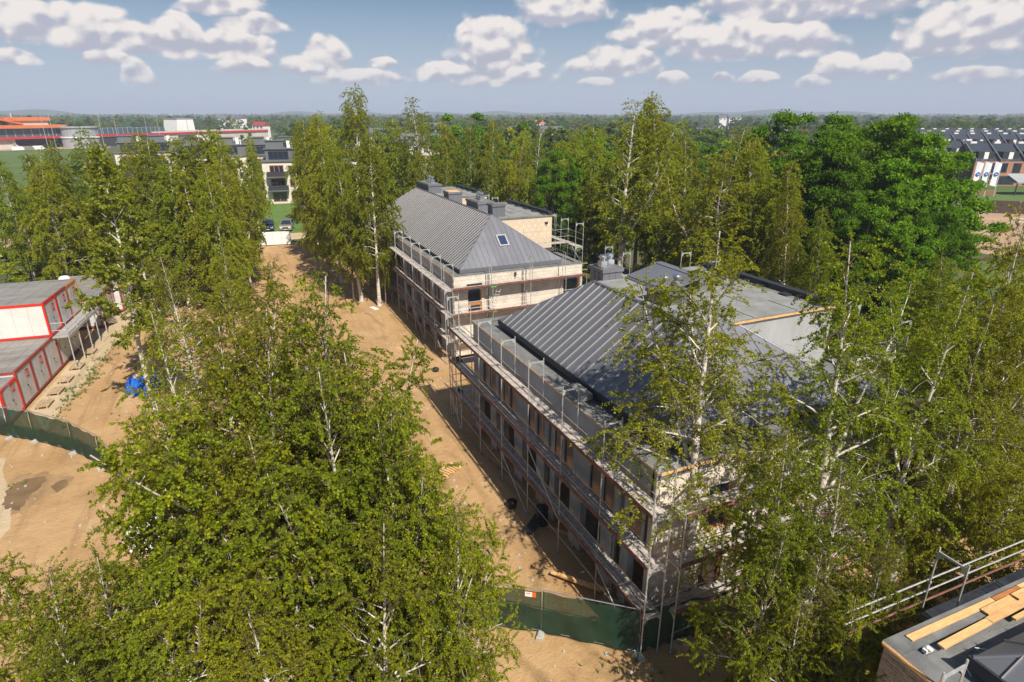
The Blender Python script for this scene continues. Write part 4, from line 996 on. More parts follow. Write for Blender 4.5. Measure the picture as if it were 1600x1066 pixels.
q = MB(); q.box(0, 0, 0, .5, .3, .35); q.box(.5, .05, 0, .8, .3, .28); tag(q.build('timber_offcut', M['oldplank'], None, loc=(12.1, 12.6, .012)), 'brown timber offcuts under the loose netting', 'offcuts')
for (x, y) in ((12.9, 40.6),):
    q = MB(); q.lathe([(.22, 0), (.27, .1), (.26, .22), (.1, .3)], 10); tag(q.build('black_bag', M['black'], None, True, (x-.9, y, .012)), 'black bag lying on sand at the corner of the farther scaffold', 'bag')
q = MB()
for i in range(5): q.box(0+i*.1, 0, 0, .09+i*.1, 1.0, .08)
tag(q.build('white_board', M['white'], None, loc=(11.1, 57.5, .012), rot=(0, 0, .3)), 'white boards lying on the sand beside the farther building', 'boards')

# ------------------------------------------------------------------ gate, vehicles
gt = thing('site_gate', 'white sheet-metal gate closing the end of the sandy road', 'gate', (2.2, 95.2, 0), -.17)
for i in range(4):
    q = MB(); q.box(i*1.2, 0, .12, i*1.2+1.17, .06, 2.0); [q.box(i*1.2+.1+k*.2, -.02, .14, i*1.2+.14+k*.2, 0, 1.98) for k in range(5)]; q.build('leaf_panel', M['white'], gt)
for i in range(5): q = MB(); q.box(i*1.2-.05, .06, 0, i*1.2+.03, .14, 2.1); q.build('post', M['steel_dull'], gt)
def car(label, x, y, rz, paint, suv=True, group=None):
    t = thing('parked_car', label, 'car', (x, y, .01), rz, group); L, w = 4.5, 1.82; H = 1.68 if suv else 1.45; bl = 1.0 if suv else .85
    sec = [(-L/2, .35), (-L/2, .75), (-L/2+.12, bl), (-.95, bl+.06), (-.35, H-.03), (.2, H), (1.5 if suv else 1.1, H-.05), (L/2-.18, bl+.08), (L/2, .8), (L/2, .35)]
    q = MB(); n = len(sec)
    def wid(z): return w/2*(1 if z < bl else 1-.22*(z-bl)/(H-bl))
    for sgn in (-1, 1):
        for (px, pz) in sec: q.v.append((px, sgn*wid(pz), pz))
    for i in range(n): j = (i+1) % n; q.f.append((i, j, n+j, n+i)); q.m.append(0)
    q.f.append(tuple(range(n-1, -1, -1))); q.m.append(0); q.f.append(tuple(range(n, 2*n))); q.m.append(0)
    q.build('body', paint, t)
    g = MB()
    def pane(p): g.prism(p, (0, 0, .002))
    a, b_ = Vector((-.93, 0, bl+.09)), Vector((-.37, 0, H-.06))
    g.face([(-.97, -wid(bl)*.9, bl+.10), (-.97, wid(bl)*.9, bl+.10), (-.40, wid(H)*.9, H-.05), (-.40, -wid(H)*.9, H-.05)])
    r0 = (1.55 if suv else 1.15)
    g.face([(r0+.03, -wid(H)*.9, H-.10), (r0+.03, wid(H)*.9, H-.10), (L/2-.16, wid(bl)*.9, bl+.16), (L/2-.16, -wid(bl)*.9, bl+.16)])
    for sgn in (-1, 1):
        g.face([(-.80, sgn*(wid(bl+.1)+.006), bl+.1), (1.75, sgn*(wid(bl+.1)+.006), bl+.1), (1.35, sgn*(wid(H-.1)+.006), H-.12), (-.28, sgn*(wid(H-.1)+.006), H-.12)])
    g.build('window', M['glass'], t)
    k = MB(); k.box(-L/2-.012, -.45, .52, -L/2, .45, .78); k.build('grille', M['black'], t)
    for sgn in (-1, 1): k = MB(); k.box(-L/2-.015, sgn*.62-.17, .66, -L/2+.1, sgn*.62+.17, .82); k.build('headlight', M['lamp'], t)
    k = MB(); k.box(-L/2-.02, -.26, .42, -L/2-.013, .26, .51); k.build('number_plate', M['white'], t)
    for sx in (-1.4, 1.4):
        for sgn in (-1, 1):
            k = MB(); k.tube([(sx, sgn*(w/2-.2), .33), (sx, sgn*(w/2+.01), .33)], .33, 14); wh = k.build('wheel', M['tyre'], t); k = MB(); k.tube([(sx, sgn*(w/2+.005), .33), (sx, sgn*(w/2+.02), .33)], .2, 10); k.build('rim', M['steel'], wh)
    for sgn in (-1, 1): k = MB(); k.box(-.75, sgn*(w/2+.02)-.07, bl, -.6, sgn*(w/2+.02)+.07, bl+.14); k.build('mirror', paint, t)
    return t
car('dark blue SUV facing the camera behind the white gate', 4.75, 108.5, HP-.1, M['carblue'])
car('champagne coloured SUV parked right of the dark blue one', 7.6, 107.6, HP-.2, M['carsilver'])
car('white car parked under the left birches, foremost of the group', -24.6, 112.0, .5, M['carwhite'], False, )
car('white car half hidden behind the birch stems left of the road', -20.6, 112.6, .6, M['carwhite'], True)
# white tipper lorry among the trees left of the road
lt = thing('lorry', 'white lorry glimpsed behind the birches left of the sandy road', 'lorry', (-2.9, 70.5, .01), HP+.15)
q = MB(); q.prism([(-3.2, -1.2, .8), (-3.2, -1.2, 1.9), (-2.9, -1.2, 2.9), (-1.4, -1.2, 2.95), (-1.4, -1.2, .8)], (0, 2.4, 0)); q.build('cab', M['carwhite'], lt)
q = MB(); q.face([(-3.21, -1.05, 1.9), (-3.21, 1.05, 1.9), (-2.92, 1.0, 2.8), (-2.92, -1.0, 2.8)]); q.build('windscreen', M['glass'], lt)
q = MB(); q.box(-1.2, -1.25, 1.1, 4.0, 1.25, 3.3); [q.box(-1.2+i*.85, -1.3, 1.1, -1.1+i*.85, 1.3, 3.3) for i in range(7)]; q.build('box_body', M['carwhite'], lt)
q = MB(); q.box(-3.0, -.5, .6, 4.0, .5, 1.1); q.build('chassis', M['black'], lt)
for x in (-2.4, 1.8, 3.0):
    for s in (-1, 1): q = MB(); q.tube([(x, s*.85, .5), (x, s*1.2, .5)], .5, 14); q.build('wheel', M['tyre'], lt)
q = MB(); q.box(-3.25, -1.1, .5, -3.15, 1.1, .8); q.build('bumper', M['hiviz'], lt)
# ------------------------------------------------------------------ buildings farther off
def win(parent, x0, x1, z0, z1, y, fm, split=1, name='window'):
    f = MB(); w = .12
    f.box(x0, y-.05, z0, x0+w, y, z1); f.box(x1-w, y-.05, z0, x1, y, z1); f.box(x0+w, y-.05, z1-w, x1-w, y, z1); f.box(x0+w, y-.05, z0, x1-w, y, z0+w)
    for k in range(1, split): x = x0+(x1-x0)*k/split; f.box(x-w/2, y-.05, z0+w, x+w/2, y, z1-w)
    o = f.build(name, fm, parent); g = MB(); g.box(x0+w, y-.02, z0+w, x1-w, y-.005, z1-w); g.build('pane', M['glass'], o)
M['cream'] = mat('cream_render', (0.66, 0.61, 0.52), 0.85, var=0.06)
M['slate'] = mat('grey_roof_sheet', (0.14, 0.145, 0.155), 0.55, 0.1, var=0.12, vscale=.5)
M['rail'] = mat('dark_balcony_glass', (0.05, 0.05, 0.06), 0.3, 0.1)
# white apartment houses at the end of the road; local x to the right, y away from the camera
def apartments(label, px, dist, rz, units, w=7.0, first_full=True):
    x, y = far(px, dist); t = thing('apartment_house', label, 'building', (x, y, 0), rz)
    Wd = units*w
    q = MB(); q.box(0, 0, 0, Wd, 12, 8.6); q.box(.8, 1.6, 8.6, Wd-.8, 11, 11.0, 1); q.build('wall', [M['cream'], M['slate']], t)
    q = MB(); q.box(-.3, -.3, 8.6, Wd+.3, 12.3, 8.85); q.box(.5, 1.3, 11.0, Wd-.5, 11.3, 11.2); q.build('roof', M['slate'], t)
    for u in range(units):
        x0 = u*w
        for (z, k) in ((.4, 2), (3.1, 3), (5.9, 3)): win(t, x0+1.4, x0+4.2, z, z+2.0, -.002, M['wood'], k); win(t, x0+5.1, x0+6.2, z+.4, z+1.9, -.002, M['wood'])
        for z in (2.9, 5.7):
            q = MB(); q.box(x0+.8, -1.5, z-.22, x0+4.8, -.06, z); o = q.build('balcony', M['slate'], t)
            q = MB(); q.box(x0+.8, -1.5, z, x0+4.8, -1.44, z+1.0); q.box(x0+.8, -1.44, z, x0+.86, -.06, z+1.0); q.box(x0+4.74, -1.44, z, x0+4.8, -.06, z+1.0); q.build('balustrade', M['rail'], o)
        win(t, x0+1.4, x0+5.4, 8.95, 10.6, 1.598, M['fascia'], 4, 'attic_window')
        q = MB(); q.box(x0+1.0, 3.0, 11.2, x0+4.6, 6.5, 12.6); q.box(x0+.8, 2.8, 12.6, x0+4.8, 6.7, 12.75); q.build('roof_house', M['slate'], t)
        q = MB(); q.box(x0+5.2, 4.0, 11.2, x0+5.9, 4.7, 12.6); q.box(x0+6.2, 2.0, 11.2, x0+6.4, 2.2, 12.3); q.build('chimney', M['white'], t)
    return t
apartments('white apartment house with orange window frames at the end of the sandy road', 398, 142, -.12, 3)
apartments('grey-roofed apartment house whose upper floors show over the left birches, left of the orange-framed one', 268, 165, -.05, 4)
apartments('pale apartment house far left behind birches, grey attic with dark windows', 165, 190, .05, 3)

# racecourse stand: long glazed body, red stripe, orange canopies
def stand_at(px, d): x, y = far(px, d); return x, y
gx, gy = stand_at(-120, 430); hx, hy = stand_at(96, 452); rz = math.atan2(hy-gy, hx-gx); Ls = math.hypot(hx-gx, hy-gy)
gs = thing('grandstand', 'racecourse grandstand with orange roofs, red stripe and a long glass front', 'grandstand', (gx, gy, 0), rz)
M['or'] = mat('orange_roof', (0.62, 0.17, 0.05), 0.6, var=.12, vscale=.2); M['stripe'] = mat('red_stripe', (0.46, 0.03, 0.03), 0.5); M['tealglass'] = mat('teal_glass', (0.07, 0.11, 0.13), 0.2, spec=.7)
M['palecon'] = mat('pale_concrete', (0.52, 0.48, 0.42), 0.85, var=.12, vscale=.15); M['greycon'] = mat('grey_panels', (0.33, 0.34, 0.36), 0.7, var=.1, vscale=.3)
q = MB(); q.box(0, .5, 0, Ls-26, 12, 5.0); q.prism([(Ls-26, 0, 0), (Ls-26, 0, 5), (Ls-29, 0, 5), (Ls-23, 0, 0)], (0, 10, 0)); q.build('plinth', M['palecon'], gs)
q = MB(); q.box(Ls-26, 6, 0, Ls, 18, 5.0); q.build('undercroft', M['dark'], gs)
q = MB(); q.box(0, -1.5, 5.0, Ls, 14, 6.2); q.build('stripe_band', M['stripe'], gs)
q = MB(); q.box(0, 0, 6.2, Ls, 14, 10.2); q.build('glass_front', M['tealglass'], gs)
for i in range(int(Ls/4)): q = MB(); q.box(i*4, -.12, 6.2, i*4+.25, 0, 10.2); q.build('mullion', M['steel'], gs)
q = MB(); q.box(-2, -2.5, 10.6, Ls, 16, 12.2); q.build('lower_canopy', M['or'], gs)
q = MB(); q.prism([(-2, 0, 13.6), (Ls*.45, 0, 15.6), (Ls*.45, 0, 16.4), (-2, 0, 14.4)], (0, 14, 0)); q.prism([(Ls*.45, 0, 15.6), (Ls-20, 0, 12.3), (Ls-20, 0, 13.0), (Ls*.45, 0, 16.4)], (0, 14, 0)); q.build('upper_canopy', M['or'], gs)
q = MB(); q.box(Ls*.05, 3, 12.2, Ls*.5, 12, 14.0); q.build('upper_box', M['greycon'], gs)
q = MB(); q.box(Ls-26, 2, 12.2, Ls-7, 12, 14.4); q.build('lift_house', M['palecon'], gs); q = MB(); q.box(Ls-28, 1, 14.4, Ls-6, 13, 16.2); q.build('lift_house_roof', M['or'], gs)
for i, x in enumerate((.1, .3, .5, .62)): q = MB(); q.tube([(Ls*x, 4, 12), (Ls*x, 4, 18.5)], .15, 6); q.build('mast', M['white'], gs)
def aw(px0, px1, d0, d1): a = far(px0, d0); b = far(px1, d1); return a, math.atan2(b[1]-a[1], b[0]-a[0]), math.hypot(b[0]-a[0], b[1]-a[1])
(p0, rz, L1) = aw(96, 140, 450, 440)
t = thing('round_pavilion', 'round grey pavilion between the glass stand and the long wing', 'building', (*far(118, 445), 0), rz)
q = MB(); q.lathe([(9.5, 0), (9.5, 6), (9.0, 6), (9.0, 10.5), (9.6, 10.5), (9.6, 11.2)], 24); q.build('wall', M['greycon'], t); q = MB(); q.lathe([(9.9, 5.2), (9.9, 5.9)], 24); q.build('ring', M['white'], t)
(p0, rz, L1) = aw(138, 415, 440, 520)
t = thing('stand_wing', 'long low cream wing with a red stripe along its top, beyond the left birches', 'building', (*p0, 0), rz)
q = MB(); q.box(0, 0, 0, L1*.28, 10, 5); q.build('undercroft', M['dark'], t)
q = MB(); q.box(L1*.28, 0, 0, L1, 10, 5.6); q.build('wall', M['palecon'], t)
q = MB(); q.box(0, -.6, 5.6, L1, 10, 6.8); q.build('stripe_band', M['stripe'], t); q = MB(); q.box(L1*.28, -.3, 6.8, L1, 10, 7.6); q.build('roof', M['palecon'], t)
q = MB(); q.box(0, .2, 6.8, L1*.35, 9, 10.2); q.build('glass_front', M['tealglass'], t)
for i in range(int(L1*.35/3)): q = MB(); q.box(i*3, .05, 6.8, i*3+.2, .18, 10.4); q.build('mullion', M['steel'], t)
(p0, rz, L1) = aw(272, 301, 500, 507)
t = thing('white_block', 'windowless white box building rising above the long wing', 'building', (*p0, 0), rz)
q = MB(); q.prism([(0, 0, 7), (L1, 0, 7), (L1-.6, 0, 14.6), (1.2, 0, 14.6)], (0, 16, 0)); q.build('wall', M['white'], t)
q = MB(); q.box(.9, -.3, 14.6, L1-.4, 16.3, 15.0); q.build('roof', M['greycon'], t); q = MB(); q.box(L1*.58, -.12, 7.2, L1*.60, .0, 14.4); q.build('joint', M['greycon'], t)
# small far cars before the stand
for i, (px, d, c, lab) in enumerate(((14, 418, 'carwhite', 'white van far off before the grandstand'), (30, 420, 'carsilver', 'small dark car far off before the grandstand'), (47, 421, 'carwhite', 'white car at the right under the grandstand'))):
    x, y = far(px, d); t = thing('parked_car', lab, 'car', (x, y, .01), .1)
    q = MB(); q.prism([(-2.6, -1, .4), (2.6, -1, .4), (2.6, -1, 1.2), (1.8, -1, 2.2), (-2.4, -1, 2.2), (-2.6, -1, 1.2)], (0, 2, 0)); q.build('body', M[c], t)
for i, (px, d) in enumerate(((62, 415), (75, 400), (152, 380), (176, 410), (224, 430), (243, 440))):
    x, y = far(px, d); t = thing('floodlight_mast', 'thin floodlight mast standing before the racecourse buildings', 'mast', (x, y, 0), 0, 'floodlight masts by the racecourse')
    q = MB(); q.tube([(0, 0, 0), (0, 0, 18)], [.16, .09], 6); q.build('pole', M['steel'], t); q = MB(); q.box(-.5, -.1, 17.6, .5, .1, 17.9); q.build('lamp_head', M['greycon'], t)

# terraced houses at the right
M['salmon'] = mat('salmon_brick', (0.40, 0.20, 0.125), 0.85, var=.1); M['brownbrick'] = mat('dark_brown_brick', (0.085, 0.055, 0.045), 0.85, var=.15)
M['solar'] = mat('dark_blue_roof', (0.055, 0.065, 0.085), 0.3, 0.2)
def terrace(label, px, dist, rz, units, w=6.2, dark_end=True):
    x, y = far(px, dist); t = thing('terraced_houses', label, 'building', (x, y, 0), rz); Wd = units*w
    q = MB(); q.box(0, 0, 0, Wd, 10, 6.2); q.build('wall', M['salmon'], t)
    if dark_end:
        q = MB(); q.prism([(-.25, -.2, 0), (-.25, 10.2, 0), (-.25, 10.2, 6.2), (-.25, 6.5, 10.4), (-.25, -.2, 6.3)], (.24, 0, 0)); q.build('end_wall', M['brownbrick'], t)
    for u in range(units):
        x0 = u*w
        q = MB(); q.prism([(x0+.25, 0.4, 6.25), (x0+.25, 6.5, 10.45), (x0+.25, 10.2, 6.25)], (w-.3, 0, 0)); q.build('roof', M['solar'], t)
        q = MB(); q.prism([(x0, -.3, 6.2), (x0, -.3, 6.6), (x0, 6.5, 10.9), (x0, 6.5, 10.5)], (.24, 0, 0)); q.build('roof_rib', M['slate'], t)
        q = MB(); q.box(x0+1.2, 1.3, 6.3, x0+w-1.0, 4.2, 8.6); q.build('roof_terrace', M['dark'], t); q = MB(); q.box(x0+2.6, 1.18, 6.3, x0+3.7, 1.28, 8.5); q.build('door', M['white'], t)
        win(t, x0+.6, x0+2.2, 3.4, 5.8, -.002, M['fascia']); win(t, x0+3.6, x0+5.6, 3.3, 5.8, -.002, M['fascia'], 2)
        q = MB(); q.box(x0+3.3, -.9, 3.0, x0+5.9, -.06, 3.2); q.build('balcony', M['salmon'], t)
        win(t, x0+.8, x0+4.8, .3, 2.5, -.002, M['fascia'], 3)
        q = MB(); q.box(x0+2.2, 7.5, 8.8, x0+3.8, 8.4, 10.9); q.build('chimney', M['white'], t)
    return t
terrace('row of salmon terraced houses with dark sloping roofs at the right edge', 1543, 208, -.50, 8)
terrace('shorter salmon terrace half hidden by the big oaks, right behind them', 1462, 222, -.50, 3, dark_end=False)
for k, (px, d, n, lab) in enumerate(((1455, 300, 9, 'dark-roofed terrace with white chimneys, nearest of the rows behind the salmon ones'), (1462, 345, 10, 'dark-roofed terrace with white chimneys, middle row behind the salmon houses'), (1450, 395, 12, 'dark-roofed terrace with white chimneys, farthest row before the wood'), (1188, 330, 3, 'dark-roofed houses seen left of the big oak crowns'))):
    terrace(lab, px, d, -.5, n, dark_end=False)
# flags
M['flag'] = mat('white_flag_cloth', (0.78, 0.79, 0.84), 0.8); M['logo'] = mat('blue_emblem', (0.03, 0.10, 0.45), 0.6)
fb = at(1519, 306)
for i, (px, lab) in enumerate(((1524, 'white flag with a blue round emblem, left of the three'), (1537, 'white flag with a blue round emblem, middle of the three'), (1552, 'white flag with a blue round emblem, right of the three'))):
    x, y, _ = at(px, 307); t = thing('flag', lab, 'flag', (x, y, 0), -.5, 'white flags on poles by the paddock')
    q = MB(); q.tube([(0, 0, 0), (0, 0, 7.6)], [.07, .05], 7); q.build('pole', M['white'], t)
    q = MB()
    for j in range(9):
        for k in range(4): q.v.append((-.06-1.25*k/3-.25*(1-j/8)*k/3, .16*math.sin(k*1.4+j*.5), 2.2+5.2*j/8+.12*k))
    for j in range(8):
        for k in range(3): a = j*4+k; q.f.append((a, a+1, a+5, a+4)); q.m.append(0)
    c = q.build('cloth', M['flag'], t, True)
    q = MB(); q.v += [(-.78+.42*math.cos(a*math.pi/8), -.24, 5.0+.5*math.sin(a*math.pi/8)) for a in range(16)]; q.f.append(tuple(range(16))); q.m.append(0)
    q.v += [(-.78+.22*math.cos(a*math.pi/8), -.245, 5.0+.1*math.sin(a*math.pi/8)) for a in range(16)]; q.f.append(tuple(range(16, 32))); q.m.append(1); q.build('emblem', [M['logo'], M['flag']], t)
# paddock fence, dark wall and shelter at the right edge
def wallrun(name, label, cat, a, b, h, th, m):
    a = Vector(a); b = Vector(b); t = thing(name, label, cat, (a.x, a.y, 0), math.atan2(b.y-a.y, b.x-a.x)); L = (b-a).length
    n = max(1, int(L/4))
    for i in range(n): q = MB(); q.box(L*i/n, 0, 0, L*(i+1)/n-.04, th, h); q.build('panel', m, t)
    return t
wallrun('wall', 'dark brown wall along the near edge of the paddock at right', 'wall', at(1546, 333)[:2], at(1660, 338)[:2], 2.4, .3, M['brownbrick'])
wallrun('wall', 'pale low wall behind the flags', 'wall', at(1515, 303)[:2], at(1556, 305)[:2], 1.0, .3, M['salmon'])
t = thing('shelter', 'small shelter with a grey roof at the right edge beyond the paddock', 'shelter', (*at(1584, 306)[:2], 0), -.45)
q = MB(); q.box(0, 0, 2.8, 9, 5, 3.1); q.prism([(0, 0, 3.1), (9, 0, 3.1), (9, 4, 4.6), (0, 4, 4.6)], (0, .1, .05)); q.build('roof', M['greycon'], t)
for x in (.2, 3, 6, 8.8): q = MB(); q.box(x, .2, 0, x+.2, .4, 2.8); q.build('post', M['fascia'], t)
a = at(1575, 352)[:2]; b = at(1660, 357)[:2]
t = thing('paddock_fence', 'white rail fence on the sand paddock at the right edge', 'fence', (*a, 0), math.atan2(b[1]-a[1], b[0]-a[0])); L = math.hypot(b[0]-a[0], b[1]-a[1])
for i in range(7): q = MB(); q.box(L*i/6, 0, 0, L*i/6+.14, .14, 1.3); q.build('post', M['white'], t)
q = MB(); [q.box(0, .14, z, L, .18, z+.12) for z in (.6, 1.15)]; q.build('rail', M['white'], t)
# small far houses in the wood
FH = [(790, 620, 'white', 'far white house on the skyline wood, left of the middle'), (803, 640, 'white', 'small far white house beside another on the skyline wood'), (832, 650, 'or', 'far house with an orange roof in the skyline wood'), (845, 640, 'or', 'second far orange-roofed house in the skyline wood'), (812, 330, 'white', 'white-gabled house among the trees behind the cream dormers'), (862, 340, 'white', 'white house glimpsed through birches above the round oak'), (1133, 900, 'white', 'long white house far off on the wood\'s edge'), (1148, 880, 'white', 'white block far off, right part of the pair on the wood\'s edge'), (352, 800, 'white', 'white far houses above the long wing'), (372, 810, 'white', 'far white house right of its twin above the long wing'), (676, 480, 'slate', 'grey far roof behind the tall middle birch'), (405, 560, 'red', 'small far building with a reddish front'), (592, 300, 'slate', 'grey roof of a house half hidden behind the tall middle birches'), (660, 210, 'cream', 'cream house front glimpsed behind the tall thin birch'), (640, 215, 'salmon', 'brick chimney house glimpsed at the roof\'s far end')]
for i, (px, d, m, lab) in enumerate(FH):
    x, y = far(px, d); t = thing('far_house', lab, 'house', (x, y, 0), -YAW+random.uniform(-.6, .6)); w = 11 if d < 700 else 16; h = 9 if d < 700 else 13
    q = MB(); q.box(-w/2, -4, 0, w/2, 4, h); q.build('wall', M['white'] if m in ('or', 'slate', 'red') else M[m], t)
    q = MB(); q.prism([(-w/2-.4, -4.5, h), (-w/2-.4, 4.5, h), (-w/2-.4, 0, h+3)], (w+.8, 0, 0)); q.build('roof', M[m] if m in ('or', 'slate', 'red') else M['slate'], t)
    for k in range(3): q = MB(); q.box(-w/2+1.2+k*w/3.2, -4.06, h-2.6, -w/2+2.6+k*w/3.2, -4.0, h-.8); q.build('window', M['glass'], t)
# ------------------------------------------------------------------ trees
def np_mesh(name, v, faces_idx, nper, mats, rnd=None, mi=None, smooth=False):
    me = bpy.data.meshes.new(name); nf = len(faces_idx)
    me.vertices.add(len(v)); me.vertices.foreach_set('co', np.asarray(v, np.float32).ravel())
    me.loops.add(nf*nper); me.loops.foreach_set('vertex_index', np.asarray(faces_idx, np.int32).ravel())
    me.polygons.add(nf); me.polygons.foreach_set('loop_start', np.arange(nf, dtype=np.int32)*nper)
    try: me.polygons.foreach_set('loop_total', np.full(nf, nper, np.int32))
    except Exception: pass
    for m in mats: me.materials.append(m)
    if mi is not None: me.polygons.foreach_set('material_index', np.asarray(mi, np.int32))
    if smooth: me.polygons.foreach_set('use_smooth', np.ones(nf, bool))
    me.update(calc_edges=True)
    if rnd is not None: a = me.attributes.new('rnd', 'FLOAT', 'FACE'); a.data.foreach_set('value', np.asarray(rnd, np.float32))
    return me
def unit(a): return a/np.maximum(1e-9, np.linalg.norm(a, axis=-1, keepdims=True))
def tubes(lines, name, mats):
    """lines: (points Nx3, radii N, sides, material index)"""
    V = []; Fq = []; MI = []; b = 0
    for P_, r, n, mi in lines:
        m = len(P_); d = np.empty_like(P_); d[1:-1] = P_[2:]-P_[:-2]; d[0] = P_[1]-P_[0]; d[-1] = P_[-1]-P_[-2]; d = unit(d)
        ref = np.where(np.abs(d[:, 2:3]) < 0.9, np.array([[0, 0, 1.0]]), np.array([[1.0, 0, 0]]))
        a = unit(np.cross(d, ref)); c = np.cross(d, a); t = np.arange(n)*2*np.pi/n
        ring = P_[:, None, :]+r[:, None, None]*(a[:, None, :]*np.cos(t)[None, :, None]+c[:, None, :]*np.sin(t)[None, :, None])
        V.append(ring.reshape(-1, 3)); i = np.arange(m-1)[:, None]*n; k = np.arange(n)[None, :]; k2 = (k+1) % n
        q = np.stack([b+i+k, b+i+k2, b+i+n+k2, b+i+n+k], -1).reshape(-1, 4); Fq.append(q); MI.append(np.full(len(q), mi)); b += m*n
    return np_mesh(name, np.concatenate(V), np.concatenate(Fq), 4, mats, mi=np.concatenate(MI), smooth=True)
def leaves(rs, pos, size, aspect, name, m, down=0.5, upn=0.5, outc=None, rnd=None):
    n = len(pos); t = rs.normal(size=(n, 3)); t[:, 2] -= down*1.6; t = unit(t)
    nn = rs.normal(size=(n, 3)); nn[:, 2] = np.abs(nn[:, 2])*0.6+upn
    if outc is not None: nn += outc
    w = unit(np.cross(t, nn)); nn = np.cross(w, t); s = size*rs.uniform(0.65, 1.25, (n, 1))
    mid = pos+t*s*0.42
    v = np.stack([pos, mid+w*s*aspect*0.5-nn*s*0.10, pos+t*s, mid-w*s*aspect*0.5-nn*s*0.10], 1).reshape(-1, 3)
    f = np.arange(n*4).reshape(-1, 4)
    return np_mesh(name, v, f, 4, [m], rnd=rs.beta(2.0, 2.2, n) if rnd is None else rnd)

def curve(rs, p0, d0, L, n, droop, wig):
    P_ = [np.array(p0, float)]; d = unit(np.array(d0, float)); st = L/n
    for i in range(n):
        d = d+rs.normal(size=3)*wig; d[2] -= droop*st*(0.4+1.2*i/n); d = unit(d); P_.append(P_[-1]+d*st)
    return np.array(P_)

